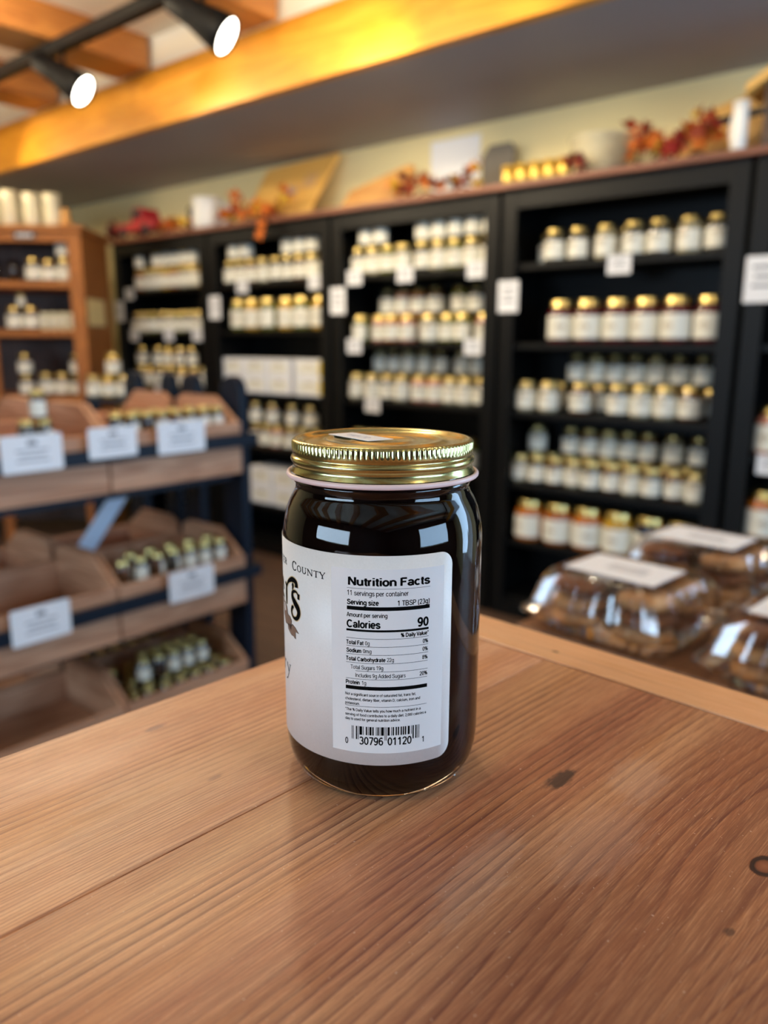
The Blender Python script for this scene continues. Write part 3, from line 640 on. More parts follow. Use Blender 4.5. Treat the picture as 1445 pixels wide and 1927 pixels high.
def script(grow):
    a = ([], [])
    for pts, ws in (
        ([(-33.0, 70.6), (-32.9, 72.7)], [1.2, 1.5]),
        ([(-32.9, 72.0), (-34.6, 73.1), (-36.9, 72.4), (-37.2, 70.6), (-35.5, 68.9), (-33.5, 67.3), (-33.0, 65.3), (-34.5, 63.3), (-36.9, 63.2), (-38.2, 64.8), (-37.6, 66.6), (-36.4, 67.0)], [0.7, 0.8, 1.3, 2.0, 2.6, 2.5, 2.0, 1.5, 1.0, 1.2, 1.4, 0.8]),
        ([(-44.6, 74.0), (-43.2, 72.9), (-43.3, 69.5), (-43.2, 66.2)], [1.0, 1.6, 2.0, 1.2]),
        ([(-43.0, 72.5), (-40.8, 75.2), (-37.2, 76.9), (-34.6, 76.5), (-34.2, 74.6)], [0.8, 1.2, 1.9, 1.9, 2.2]),
        ([(-37.4, 75.4), (-36.7, 74.8), (-37.2, 73.1)], [1.4, 1.5, 0.5]),
        ([(-47.0, 70.5), (-49.5, 74.0), (-51.0, 71.5), (-49.8, 68.3), (-47.2, 67.6)], [1.0, 1.4, 2.2, 1.6, 1.0])):
        ps, w2 = smooth_line(pts, ws) if len(pts) > 2 else (pts, ws)
        ribbon(a, ps, [w + grow for w in w2])
    return a
print_obj('script_outline', script(0.6), 36.645, 'halo', lab)
print_obj('script_lettering', script(0.0), 36.67, 'ink', lab)
def poly(name, pts, r, mat):
    V = [wrap(v, r) for v in pts]; cx = sum(p[0] for p in pts) / len(pts); cz = sum(p[1] for p in pts) / len(pts)
    me = mesh_of(name, V + [wrap((cx, cz), r)], [(i, (i + 1) % len(pts), len(pts)) for i in range(len(pts))], mat)
    return obj(name, me, lab)
rb = [(-49.5, 66.5), (-44.5, 66.1), (-42.8, 64.8), (-42.2, 62.6), (-39.8, 62.5), (-38.5, 61.4), (-39.2, 58.4), (-42.4, 59.0), (-45.2, 58.6), (-47.5, 61.0)]
tl = [(-42.5, 58.8), (-39.2, 58.6), (-38.0, 60.1), (-35.7, 59.6), (-33.3, 58.1), (-35.6, 58.0), (-35.4, 55.6), (-39.2, 56.2), (-41.8, 57.2)]
def grow(p, d):
    cx = sum(q[0] for q in p) / len(p); cz = sum(q[1] for q in p) / len(p)
    return [(x + d * (x - cx) / math.hypot(x - cx, z - cz), z + d * (z - cz) / math.hypot(x - cx, z - cz)) for x, z in p]
poly('ribbon_outline', grow(tl, 0.25), 36.66, 'ink'); poly('ribbon_tail', tl, 36.68, 'tan')
poly('ribbon_outline', grow(rb, 0.25), 36.69, 'ink'); poly('ribbon_fold', rb, 36.71, 'tan')
poly('ribbon_shade', [(-42.5, 59.1), (-40.3, 59.6), (-38.9, 59.8), (-39.2, 57.6)], 36.74, 'tan_d')
acc = ([], [])
ribbon(acc, [(-44.6, 43.4), (-42.3, 40.6)], [1.0, 0.8]); ribbon(acc, [(-40.8, 43.6), (-42.6, 40.0), (-44.4, 37.3), (-45.6, 37.2)], [0.35, 0.45, 0.5, 0.7])
ribbon(acc, [(-45.3, 43.5), (-43.7, 43.5)], [0.25, 0.25]); ribbon(acc, [(-41.6, 43.7), (-40.2, 43.7)], [0.25, 0.25])
ribbon(acc, [(-49.2, 43.4), (-49.2, 39.6)], [0.8, 0.8]); ribbon(acc, [(-49.0, 42.2), (-47.8, 43.5), (-46.6, 43.2)], [0.3, 0.4, 0.8]); ribbon(acc, [(-50.2, 39.6), (-48.2, 39.6)], [0.25, 0.25])
print_obj('flavour_lettering', acc, 36.66, 'ink', lab)
# pen marks on the sticker
acc = ([], [])
def on_st(u, v): # u along the long side, v across
    a = Vector(st[0]); e1 = Vector(st[1]) - a; e2 = Vector(st[3]) - a; q = a + e1 * u + e2 * v; return (q.x, q.y)
for pts in ([(.22, .62), (.27, .35), (.31, .6), (.33, .4)], [(.36, .6), (.4, .35), (.44, .62), (.46, .45)], [(.5, .4), (.52, .42)], [(.56, .62), (.62, .6), (.58, .34)], [(.66, .6), (.71, .58), (.68, .38), (.73, .36)]):
    ps, ws = smooth_line([on_st(*q) for q in pts], [0.32] * len(pts), 4); ribbon(acc, ps, ws)
obj('pen_marks', mesh_of('pen_marks', [(x * mm, y * mm, 124.04 * mm) for x, y in acc[0]], acc[1], 'blueink'), stk)

# ------------------------------------------------------------------ shelf jars: kinds with parts, shared meshes
KINDS = {'half': (0.128, 0.044), 'pint': (0.170, 0.056), 'mini': (0.118, 0.040), 'stout': (0.178, 0.064), 'tiny': (0.072, 0.0215), 'tall': (0.150, 0.044)}
_jm = {}
def jar_meshes(kind, cont):
    H, R = KINDS[kind]
    if (kind, cont) not in _jm:
        b = [(0, 0), (R * .8, 0), (R * .95, H * .03), (R, H * .10), (R, H * .66), (R * .96, H * .74), (R * .80, H * .82), (R * .78, H * .85), (0, H * .85)]
        _jm[(kind, cont)] = lathe_mesh('glass_body', b, cont, 20)
    if kind not in _jm:
        l = [(R * .80, H * .835), (R * .86, H * .84), (R * .86, H * .855), (R * .83, H * .87), (R * .84, H * .97), (R * .80, H), (R * .6, H * .995), (0, H * .995)]
        lm = lathe_mesh('lid', l, 'gold_shelf', 20)
        V, F = lathe([(R * 1.012, H * .12), (R * 1.012, H * .64)], 16, (-PI * 1.04, PI * 0.04)); bm_ = mesh_of('paper_label', V, F, 'shelf_label', True)
        _jm[kind] = (lm, bm_)
    return _jm[(kind, cont)], _jm[kind][0], _jm[kind][1]
JARN = 0
def make_jar(kind, cont, loc, rz, label, group, cat='jar', name='jar', paper=True, flip=False):
    b, l, p = jar_meshes(kind, cont)
    o = empty(name, loc, rz, label, cat, group)
    obj('glass_body', b, o); obj('lid', l, o)
    if paper: obj('paper_label', p, o)
    return o
CN = {'c_dark': 'dark jam', 'c_red': 'deep red jam', 'c_amber': 'amber', 'c_orange': 'orange', 'c_yellow': 'yellow', 'c_green': 'green pickle', 'c_brown': 'brown', 'c_pale': 'pale', 'c_pink': 'pinkish', 'c_grey': 'grey', 'c_blue': 'blue-black'}
CASE_N = ['leftmost', 'second', 'third', 'fourth', 'fifth']
def shelf_row(case, shelf, row, z, t, ss, kind, conts):
    """a row of jars; row names the place in the shelf ('front row' / 'upper row' ...)"""
    for i, s in enumerate(sorted(ss)):
        c = conts[i % len(conts)]
        lb = '%s jar, %s from left in %s, %s shelf of %s black bookcase' % (CN[c], ORD[i], row, ORD[shelf], CASE_N[case])
        jt = 0.0 if 'upper' in row or 'lower' in row else random.uniform(-.012, .012)
        make_jar(kind, c, W(s, t + jt, z + 0.0005), ANG + random.uniform(-.5, .5), lb, 'jars on the black bookcases')

# ------------------------------------------------------------------ bookcases
CW = 0.962
CS = [0.018 + CW * i for i in range(5)]
SHELF = [[1.495, 1.235, 0.905, 0.605, 0.28, 0.09], [1.495, 1.245, 0.905, 0.605, 0.28, 0.09], [1.497, 1.182, 0.905, 0.605, 0.34, 0.09], [1.495, 1.180, 0.900, 0.595, 0.345, 0.09], [1.495, 1.18, 0.80, 0.50, 0.26, 0.09]]
HB = 1.78; DB = 0.32
def bookcase(i):
    o = empty('bookcase', W(CS[i], 0, 0), ANG, '%s black bookcase%s filled with labelled jars' % (CASE_N[i], ' from the left' if i else ' beside the oak hutch,'), 'bookcase', 'black bookcases along the back wall')
    w = CW - 0.018
    box('side_panel', 0, 0.022, 0.018, DB, 0, HB, 'black', o); box('side_panel', w - 0.022, w, 0.018, DB, 0, HB, 'black', o)
    box('stile', 0, 0.064, 0, 0.02, 0, HB, 'black', o, 0.002); box('stile', w - 0.064, w, 0, 0.02, 0, HB, 'black', o, 0.002)
    box('top_rail', 0.064, w - 0.064, 0, 0.02, 1.706, HB, 'black', o, 0.002); box('plinth', 0.064, w - 0.064, 0, 0.02, 0, 0.066, 'black', o, 0.002)
    box('back_panel', 0.022, w - 0.022, DB - 0.012, DB, 0.02, HB - 0.02, 'black', o); box('top_panel', 0.022, w - 0.022, 0.02, DB - 0.012, HB - 0.022, HB, 'black', o)
    for z in SHELF[i]: box('shelf', 0.0225, w - 0.0225, 0.021, DB - 0.0125, z - 0.024, z, 'black', o, 0.002)
    return o
for i in range(5): bookcase(i)
# the fourth case
F_, B_ = 0.085, 0.20
shelf_row(3, 0, 'front row', 1.495, F_, [3.104, 3.204, 3.32, 3.435, 3.53, 3.64, 3.735], 'half', ['c_grey', 'c_grey', 'c_pale'])
shelf_row(3, 0, 'back row', 1.495, B_, [3.02, 3.15, 3.36, 3.50, 3.62, 3.72], 'half', ['c_grey', 'c_pale', 'c_grey'])
shelf_row(3, 1, 'row', 1.180, F_, [3.15, 3.268, 3.384, 3.50, 3.616, 3.731], 'pint', ['c_red'])
shelf_row(3, 2, 'front row', 0.900, F_, [3.003, 3.107, 3.247, 3.412, 3.503, 3.594, 3.685], 'half', ['c_pale', 'c_pale', 'c_brown', 'c_grey'])
shelf_row(3, 2, 'lower back row', 0.900, B_, [3.10, 3.19, 3.28, 3.37, 3.46, 3.55, 3.64, 3.73], 'mini', ['c_grey', 'c_brown'])
shelf_row(3, 2, 'upper back row', 1.0185, B_, [3.17, 3.255, 3.34, 3.425, 3.51, 3.60, 3.69], 'mini', ['c_grey', 'c_pale', 'c_grey'])
shelf_row(3, 3, 'front row', 0.595, F_, [2.98, 3.066, 3.150, 3.234, 3.318, 3.402, 3.486, 3.57, 3.654, 3.738], 'mini', ['c_pale', 'c_grey', 'c_brown'])
shelf_row(3, 3, 'lower back row', 0.595, B_, [2.99, 3.074, 3.158, 3.242, 3.326, 3.41, 3.494, 3.578, 3.662, 3.746], 'mini', ['c_grey', 'c_brown'])
shelf_row(3, 3, 'upper back row', 0.7135, B_, [3.0, 3.16, 3.245, 3.33, 3.414, 3.498, 3.60, 3.70], 'mini', ['c_pale', 'c_grey', 'c_brown'])
shelf_row(3, 4, 'row', 0.345, F_, [3.044, 3.180, 3.312, 3.444, 3.576, 3.708], 'stout', ['c_orange', 'c_amber', 'c_orange', 'c_yellow', 'c_blue', 'c_blue'])
# the third case
shelf_row(2, 0, 'lower row', 1.497, F_, [2.055, 2.145, 2.235, 2.325, 2.44, 2.53, 2.62, 2.71, 2.80], 'half', ['c_grey', 'c_pale', 'c_green', 'c_pale'])
shelf_row(2, 0, 'upper row', 1.6255, F_, [2.10, 2.19, 2.44, 2.53, 2.62, 2.71, 2.80], 'mini', ['c_grey', 'c_grey', 'c_pale', 'c_pale'])
shelf_row(2, 1, 'front row', 1.182, F_, [2.063, 2.18, 2.27, 2.36, 2.488, 2.58, 2.67, 2.79], 'half', ['c_green', 'c_pink', 'c_amber', 'c_pink', 'c_pale', 'c_green'])
shelf_row(2, 1, 'lower back row', 1.182, B_, [2.08, 2.18, 2.28, 2.38, 2.50, 2.60, 2.70], 'half', ['c_brown', 'c_grey'])
shelf_row(2, 1, 'upper back row', 1.3105, B_, [2.14, 2.235, 2.33, 2.43, 2.57, 2.665], 'half', ['c_grey', 'c_pink', 'c_amber', 'c_brown', 'c_green'])
shelf_row(2, 2, 'front row', 0.905, F_, [2.04, 2.145, 2.235, 2.325, 2.425, 2.515, 2.605, 2.695, 2.785], 'half', ['c_pale', 'c_pale', 'c_grey', 'c_pale', 'c_pink', 'c_pink'])
shelf_row(2, 2, 'lower back row', 0.905, B_, [2.08, 2.17, 2.26, 2.36, 2.46, 2.58, 2.67], 'half', ['c_grey', 'c_brown'])
shelf_row(2, 2, 'upper back row', 1.0335, B_, [2.09, 2.18, 2.27, 2.37, 2.47, 2.59, 2.68], 'mini', ['c_pale', 'c_grey', 'c_pale'])
shelf_row(2, 3, 'row', 0.605, F_, [2.047, 2.14, 2.36, 2.45, 2.54, 2.63, 2.72], 'tall', ['c_green', 'c_pale', 'c_brown'])
# the second case
shelf_row(1, 0, 'lower row', 1.495, F_, [1.083, 1.173, 1.263, 1.36, 1.463, 1.553, 1.643, 1.733, 1.823], 'half', ['c_grey', 'c_grey', 'c_brown', 'c_pale'])
shelf_row(1, 0, 'upper row', 1.6235, F_, [1.12, 1.215, 1.555, 1.645, 1.735], 'mini', ['c_grey', 'c_grey', 'c_pale'])
shelf_row(1, 1, 'row', 1.245, F_, [1.135, 1.265, 1.40, 1.525, 1.65, 1.79], 'pint', ['c_green', 'c_yellow'])
shelf_row(1, 3, 'front row', 0.605, F_, [1.25, 1.35, 1.44, 1.55, 1.65, 1.75], 'half', ['c_brown', 'c_brown', 'c_pink', 'c_brown'])
shelf_row(1, 3, 'upper row', 0.7335, F_, [1.26, 1.40, 1.56, 1.70], 'mini', ['c_grey', 'c_brown', 'c_dark'])
# the first case
shelf_row(0, 0, 'lower row', 1.495, F_, [0.20, 0.295, 0.385, 0.475, 0.565, 0.655, 0.745, 0.835], 'half', ['c_amber', 'c_pale', 'c_pale', 'c_yellow'])
shelf_row(0, 0, 'upper row', 1.6235, F_, [0.20, 0.385, 0.475, 0.565, 0.655, 0.745], 'mini', ['c_grey', 'c_yellow', 'c_pale'])
shelf_row(0, 1, 'row', 1.235, F_, [0.131, 0.222, 0.313, 0.404, 0.495, 0.586, 0.677, 0.768, 0.86], 'half', ['c_grey', 'c_pale', 'c_green'])
shelf_row(0, 2, 'lower row', 0.905, F_, [0.14, 0.24, 0.36, 0.46, 0.58, 0.70, 0.80], 'half', ['c_grey', 'c_yellow', 'c_brown'])
shelf_row(0, 2, 'upper row', 1.0335, F_, [0.16, 0.34, 0.45, 0.57, 0.69], 'mini', ['c_grey', 'c_grey', 'c_yellow', 'c_brown'])
# the fifth case, cut by the frame
shelf_row(4, 2, 'row', 0.80, F_, [3.98, 4.10, 4.22], 'pint', ['c_pink', 'c_brown', 'c_pale'])
shelf_row(4, 3, 'row', 0.50, F_, [3.985, 4.125, 4.265], 'stout', ['c_orange'])
# flat cartons on the second case
def carton(s, t, z, w, d, h, label, yellow=False):
    o = empty('carton', W(s, t, z + .0005), ANG, label, 'carton', 'white cartons on the second bookcase')
    box('box_body', -w / 2, w / 2, -d / 2, d / 2, 0, h, 'paper', o, 0.003)
    box('label_panel', -w * .36, w * .36, -d / 2 - 0.0008, -d / 2, h * .2, h * .8, 'shelf_label', o)
    if yellow: box('yellow_panel', w * .36, w * .49, -d / 2 - 0.0008, -d / 2, h * .08, h * .92, 'yellow_print', o)
for j, (zz, nm) in enumerate(((0.905, 'bottom'), (1.0, 'top'))):
    for q, s in enumerate((1.12, 1.31, 1.50, 1.73)):
        carton(s, 0.12, zz, 0.18 if q < 3 else 0.21, 0.16, 0.094, '%s white carton%s in the %s layer, third shelf of second black bookcase' % (ORD[q], ' with yellow edge' if q == 3 else '', nm), q == 3)
for j, (zz, nm) in enumerate(((0.28, 'bottom'), (0.385, 'top'))):
    for q, s in enumerate((1.33, 1.52, 1.71)):
        carton(s, 0.12, zz, 0.18, 0.16, 0.104, '%s white carton in the %s layer, fifth shelf of second black bookcase' % (ORD[q], nm))
# price cards on stiles and shelf edges
def card(s, z, w, h, label, t=-0.0035, lines=True):
    o = empty('price_card', W(s, t, z), ANG, label, 'card', 'price cards on the bookcases')
    me = prism('card', [(-w / 2, -h / 2), (w / 2, -h / 2), (w / 2, h / 2), (-w / 2, h / 2)], -0.0012, 0.0012, 'paper', 'y'); obj('card', me, o)
    if lines:
        b = boxes([(-w * (.32 - .06 * (q % 2)), w * (.32 - .06 * (q % 2)), -0.0016, -0.0013, h * (.26 - .2 * q) - h * .03, h * (.26 - .2 * q) + h * .03) for q in range(3)])
        obj('print_lines', mesh_of('print_lines', *b, 'greyink'), o)
for q, (s, z) in enumerate(((0.06, 1.372), (1.032, 1.372), (1.985, 1.380), (2.945, 1.368), (3.925, 1.392))):
    card(s, z, 0.095 if q < 4 else 0.125, 0.125 if q < 4 else 0.15, 'white price card on the left stile of the %s black bookcase' % CASE_N[q])
SCARD = [(0, 0.15, 1.478, 'first', 'left end'), (0, 0.18, 1.222, 'second', 'left end'), (0, 0.55, 1.222, 'second', 'middle'), (0, 0.83, 1.222, 'second', 'right end'), (0, 0.42, 0.885, 'third', 'middle'),
         (1, 1.25, 1.478, 'first', 'left half'), (1, 1.81, 1.478, 'first', 'right end'), (2, 2.075, 1.485, 'first', 'left end'), (2, 2.385, 1.485, 'first', 'middle'), (2, 2.77, 1.485, 'first', 'right end'),
         (2, 2.072, 1.165, 'second', 'left end'), (2, 2.765, 1.165, 'second', 'right end'), (2, 2.19, 0.885, 'third', 'left half'), (3, 3.405, 1.470, 'first', 'middle'), (4, 4.0, 0.775, 'third', 'left end')]
for c, s, z, sh, wh in SCARD:
    card(s, z, 0.092, 0.068, 'white price card at the %s of the %s shelf edge, %s black bookcase' % (wh, sh, CASE_N[c]), 0.0185)

# ------------------------------------------------------------------ plank and autumn display along the top of the cases
pl = obj('display_plank', mesh_of('display_plank', *boxes([(0.0, 4.84, -0.035, 0.31, 0, 0.022)]), 'cherry'), None, W(0, 0, 1.7805), ANG)
tag(pl, 'long reddish brown plank lying across the tops of the black bookcases', 'plank')
ZT = 1.803
def leaf_mesh(mat, seed):
    rnd = random.Random(seed); V = [(0, 0, 0)]; n = 10
    for i in range(n):
        a = 2 * PI * i / n; r = (1.0 if i % 2 == 0 else 0.48) * rnd.uniform(.85, 1.1)
        V.append((r * math.cos(a), r * math.sin(a) * 0.85, 0.18 * math.cos(2 * a) * r + rnd.uniform(-.06, .06)))
    F = [(0, 1 + i, 1 + (i + 1) % n) for i in range(n)]
    return mesh_of('leaf', V, F, mat)
LM = {m: leaf_mesh(m, i) for i, m in enumerate(('leaf_orange', 'leaf_rust', 'leaf_red', 'leaf_yellow', 'leaf_maroon', 'leaf_pink'))}
def garland(s0, s1, n, mats, label, height=0.09, t0=-0.01, t1=0.07, droop=None, seed=1, size=(0.028, 0.048)):
    rnd = random.Random(seed)
    o = empty('leaf_garland', W((s0 + s1) / 2, 0.05, ZT), ANG, label, 'garland', 'autumn leaf garlands on top of the bookcases')
    L = s1 - s0
    obj('stem', tube('stem', [(L * (q / 8 - .5), 0.02 * math.sin(q * 1.7), 0.018 + 0.01 * math.cos(q * 2.1)) for q in range(9)], 0.005, 'brown', 6), o)
    for i in range(n):
        m = rnd.choice(mats); l = obj('leaf', LM[m], o); sc = rnd.uniform(*size)
        u = (i + rnd.random()) / n; prof = height * (0.55 + 0.45 * math.sin(u * 9 + seed))
        l.location = (L * (u - .5), rnd.uniform(t0, t1) - 0.05, sc * 1.02 + rnd.random() * prof)
        l.scale = (sc, sc, sc); l.rotation_euler = (rnd.uniform(.4, 1.9), rnd.uniform(-.8, .8), rnd.uniform(-PI, PI))
    if droop:
        for q in range(5):
            l = obj('leaf', LM[rnd.choice(mats)], o); sc = rnd.uniform(.03, .042); l.scale = (sc,) * 3
            l.location = (droop - (s0 + s1) / 2 + rnd.uniform(-.03, .03), -0.115, 0.02 - q * 0.026); l.rotation_euler = (1.4 + rnd.uniform(-.3, .3), 0, rnd.uniform(-1, 1))
garland(-0.06, 0.06, 22, ['leaf_maroon', 'leaf_rust', 'leaf_maroon'], 'dark maroon leaf garland beside the red toy truck', 0.10, seed=3)
garland(0.52, 0.80, 20, ['leaf_orange', 'leaf_rust', 'leaf_yellow'], 'sparse orange leaf garland right of the red toy truck', 0.05, seed=4)
garland(1.10, 1.62, 44, ['leaf_orange', 'leaf_rust', 'leaf_orange', 'leaf_yellow'], 'orange leaf garland in front of the tilted cutting board', 0.10, droop=1.50, seed=5)
garland(2.30, 2.78, 40, ['leaf_orange', 'leaf_maroon', 'leaf_yellow', 'leaf_rust'], 'orange and maroon leaf garland right of the honey wood slab', 0.08, droop=None, seed=6)
garland(3.42, 3.72, 52, ['leaf_red', 'leaf_orange', 'leaf_rust', 'leaf_yellow', 'leaf_pink', 'leaf_red'], 'dense red and orange leaf garland right of the white bowl', 0.13, seed=7)
garland(4.20, 4.50, 20, ['leaf_yellow', 'leaf_rust', 'leaf_yellow'], 'yellow leaf garland at the right end of the bookcases', 0.06, seed=8)
# red toy truck
tk = empty('toy_truck', W(0.31, 0.04, ZT), ANG, 'red toy pickup truck on top of the leftmost bookcase', 'toy truck')
obj('truck_body', prism('truck_body', [(-.19, .035), (.19, .035), (.19, .09), (.10, .10), (.07, .10), (-.02, .10), (-.02, .085), (-.19, .085)], -0.07, 0.07, 'red', 'y', 0.006), tk)
obj('cab', prism('cab', [(-.03, .10), (.11, .10), (.075, .165), (-.015, .165)], -0.062, 0.062, 'red', 'y', 0.006), tk)
obj('cab_window', prism('cab_window', [(-.015, .108), (.088, .108), (.066, .155), (-.008, .155)], -0.0645, -0.0625, 'rubber', 'y'), tk)
for wx in (-.12, .12):
    for wy in (-.075, .055):
        w_ = lathe_mesh('wheel', [(0, 0), (.03, 0), (.036, .005), (.036, .015), (.03, .02), (0, .02)], 'rubber', 18); obj('wheel', w_, tk, (wx, wy + .02, .036), None, (PI / 2, 0, 0))
# small brown figure, white pitcher
fg = empty('wooden_finial', W(0.72, 0.09, ZT), ANG, 'small brown turned wooden figure left of the white mug', 'figurine')
obj('body', lathe_mesh('body', [(0, 0), (.022, 0), (.024, .01), (.012, .03), (.02, .07), (.012, .10), (.018, .125), (.012, .145), (0, .15)], 'brown', 16), fg)
def mug(name, loc, rz, label, cat, H, R, group=None, mat='ceramic', lip=0.0):
    o = empty(name, loc, rz, label, cat, group)
    obj('body', lathe_mesh('body', [(0, .0), (R * .85, 0), (R * .95, H * .04), (R, H * .3), (R * .95, H * .8), (R * (1.02 + lip), H), (R * (.95 + lip), H), (R * .88, H * .8), (R * .9, H * .1), (0, H * .06)], mat, 24), o)
    obj('handle', tube('handle', [(R * .9 + R * .75 * math.sin(a), 0, H * (.5 + .33 * math.cos(a))) for a in [PI * q / 8 for q in range(9)]], R * .14, mat, 8), o)
    return o
mug('mug', W(0.93, 0.05, ZT), ANG + .5, 'tall white mug between orange leaves on top of the second bookcase', 'mug', 0.165, 0.085, None, 'white_wax')
# tilted cutting board leaning on the wall
cb = empty('cutting_board', W(1.45, 0.12, ZT), ANG, 'large pale cutting board with blue print leaning on the wall', 'cutting board')
bd = obj('board', prism('board', [(-.31, 0), (.21, 0), (.31, .345), (-.22, .325)], -0.012, 0.012, 'board', 'y', 0.004), cb); bd.rotation_euler = (-0.42, 0, 0); bd.location = (0, 0, .006)
rnd = random.Random(3); acc = ([], [])
for i in range(16):
    a = rnd.uniform(0, 2 * PI); ps, ws = smooth_line([(.02, .15), (.02 + .04 * math.cos(a), .15 + .03 * math.sin(a)), (.02 + .075 * math.cos(a + .5), .15 + .055 * math.sin(a + .5))], [.006, .005, .003], 4); ribbon(acc, ps, ws)
for i in range(4):
    x = .11 + .025 * i; ribbon(acc, [(x, .17), (x + .015, .21), (x + .02, .25)], [.006, .005, .004])
pb = obj('print', mesh_of('print', [(x, -0.0128, z) for x, z in acc[0]], acc[1], 'blueink'), bd)
# honey slab
sb = empty('wood_slab', W(2.16, 0.08, ZT), ANG, 'honey coloured wooden slab with a slanted top, standing beside the cutting board', 'wooden slab')
o = obj('slab', prism('slab', [(-.24, 0), (.20, 0), (.20, .165), (.17, .17), (-.17, .09)], -0.015, 0.015, 'slab', 'y', 0.004), sb); o.rotation_euler = (-0.2, 0, 0)
# paper sheet and slate on the wall, gold tins, bowl
wp = obj('wall_paper_sheet', mesh_of('wall_paper_sheet', *boxes([(-.14, .14, -.001, .001, -.13, .13)]), 'paper'), None, W(2.43, 0.3275, 1.98), ANG); tag(wp, 'white paper sheet pinned on the cream wall above the third bookcase', 'poster')
gs = empty('grey_cutout', W(2.70, 0.26, ZT), ANG, 'grey slate shape standing against the wall behind the leaves', 'slate tag')  # flat grey upright shape set near the wall
o = obj('cutout', prism('cutout', [(-.075, 0), (.075, 0), (.085, .2), (.06, .235), (-.05, .235), (-.085, .19)], -0.006, 0.006, 'greycloth', 'y', 0.003), gs); o.rotation_euler = (-.1, 0, 0)
for q in range(5):
    s = 2.915 + q * 0.062; c = empty('candle_tin', W(s, 0.02, ZT), ANG, '%s gold candle tin from left in the row beside the white bowl' % ORD[q], 'candle', 'gold tins beside the white bowl')
    obj('tin', lathe_mesh('tin', [(0, 0), (.028, 0), (.0295, .004), (.0295, .05), (.028, .054), (0, .054)], 'gold_wrap', 20), c)
    obj('lid', lathe_mesh('lid', [(0, .0545), (.030, .0545), (.030, .068), (.027, .071), (0, .071)], 'leaf_yellow', 20), c)
garland(3.19, 3.245, 8, ['leaf_maroon', 'leaf_rust', 'leaf_yellow'], 'small tuft of maroon leaves at the end of the gold tins', 0.04, -0.02, 0.03, seed=9)
bw = empty('bowl', W(3.235, 0.175, ZT), ANG, 'big white ceramic bowl on top of the fourth black bookcase', 'bowl')
obj('body', lathe_mesh('body', [(0, 0), (.066, 0), (.070, .010), (.092, .04), (.112, .10), (.122, .145), (.128, .150), (.127, .156), (.120, .153), (.106, .10), (.084, .045), (.05, .022), (0, .02)], 'ceramic', 40), bw)
# sleigh-like wooden tray and little house at the right
sl = empty('wooden_tray', W(3.70, 0.225, ZT), ANG, 'arched wooden tray with a dark slot behind the red leaves', 'tray')
obj('tray_back', prism('tray_back', [(-.22, 0.0), (.24, 0.0), (.24, .245), (.05, .235), (-.10, .20), (-.18, .14)], 0.0, 0.02, 'board', 'y', 0.004), sl)
obj('slot', prism('slot', [(-.16, .128), (.24, .175), (.24, .195), (-.10, .165)], -0.004, 0.0, 'rubber', 'y'), sl)
obj('front_lip', prism('front_lip', [(-.20, .0), (.24, .0), (.24, .165), (-.17, .118)], -0.03, -0.012, 'board', 'y', 0.003), sl)
hs = empty('wooden_birdhouse', W(3.97, 0.055, ZT), ANG, 'wooden birdhouse with pale roof at the right edge', 'birdhouse')
obj('body', prism('body', [(-.10, 0), (.10, 0), (.10, .2), (0, .25), (-.10, .2)], -0.06, 0.06, 'brown', 'y', 0.003), hs)
obj('roof', prism('roof', [(-.155, .165), (0, .25), (.155, .165), (.155, .195), (0, .285), (-.155, .195)], -0.085, 0.085, 'board', 'y', 0.003), hs)
jg = mug('jug', W(3.80, -0.005, ZT), ANG + 2.6, 'white enamel jug in front of the wooden birdhouse', 'jug', 0.15, 0.026, None, 'white_wax')

# ------------------------------------------------------------------ oak hutch in the corner
HA = math.radians(3.0); HC = Vector((-1.672, 4.5, 0)); HW, HD, HH = 1.25, 0.50, 1.80
hu = empty('hutch', HC, HA, 'oak hutch with open shelves in the left corner', 'hutch')
box('side_panel', -0.03, -0.0005, 0.02, HD, 0, HH - .03, 'hutch_z', hu); box('side_panel', -HW, -HW + .03, 0.02, HD, 0, HH - .03, 'hutch_z', hu)
box('stile', -0.075, 0, 0, 0.02, 0, HH - .03, 'hutch_z', hu, 0.003); box('stile', -HW, -HW + .07, 0, 0.02, 0, HH - .03, 'hutch_z', hu, 0.003)
box('stile', -0.56, -0.50, 0, 0.02, 0, 1.20, 'hutch_z', hu, 0.003)
box('header', -HW + .07, -0.075, 0, 0.02, 1.715, HH - .03, 'hutch', hu, 0.003)
box('cornice', -HW - .02, 0.02, -0.02, HD + .01, HH - .03, HH, 'hutch', hu, 0.005)
box('back_panel', -HW + .03, -0.03, HD - .012, HD, 0.05, HH - .03, 'hutch_dark', hu)
HZ = [1.508, 1.244, 0.874, 0.45]
for z in HZ: box('shelf', -HW + .031, -0.031, 0.022, HD - .013, z - .036, z, 'hutch', hu, 0.003)
def HP(x, y, z):
    return Vector((HC.x + x * math.cos(HA) - y * math.sin(HA), HC.y + x * math.sin(HA) + y * math.cos(HA), z))
pq = empty('name_plaque', HP(-.295, -0.003, 1.747), HA, 'small dark plaque with pale lettering on the hutch header', 'plaque')
obj('plate', prism('plate', [(-.055, -.016), (.055, -.016), (.062, 0), (.055, .016), (-.055, .016), (-.062, 0)], -0.002, 0.002, 'plaque', 'y'), pq)
obj('lettering', mesh_of('lettering', *boxes([(-.043 + q * .0145, -.034 + q * .0145, -.003, -.0022, -.009, .009) for q in range(6)]), 'paper'), pq)
yc = empty('yellow_card', HP(0.0025, 0.20, 1.345), HA, 'pale yellow card pinned on the side of the oak hutch', 'card')
obj('card', mesh_of('card', *boxes([(-.001, .001, -.16, .16, -.075, .075)]), 'paper_y'), yc)
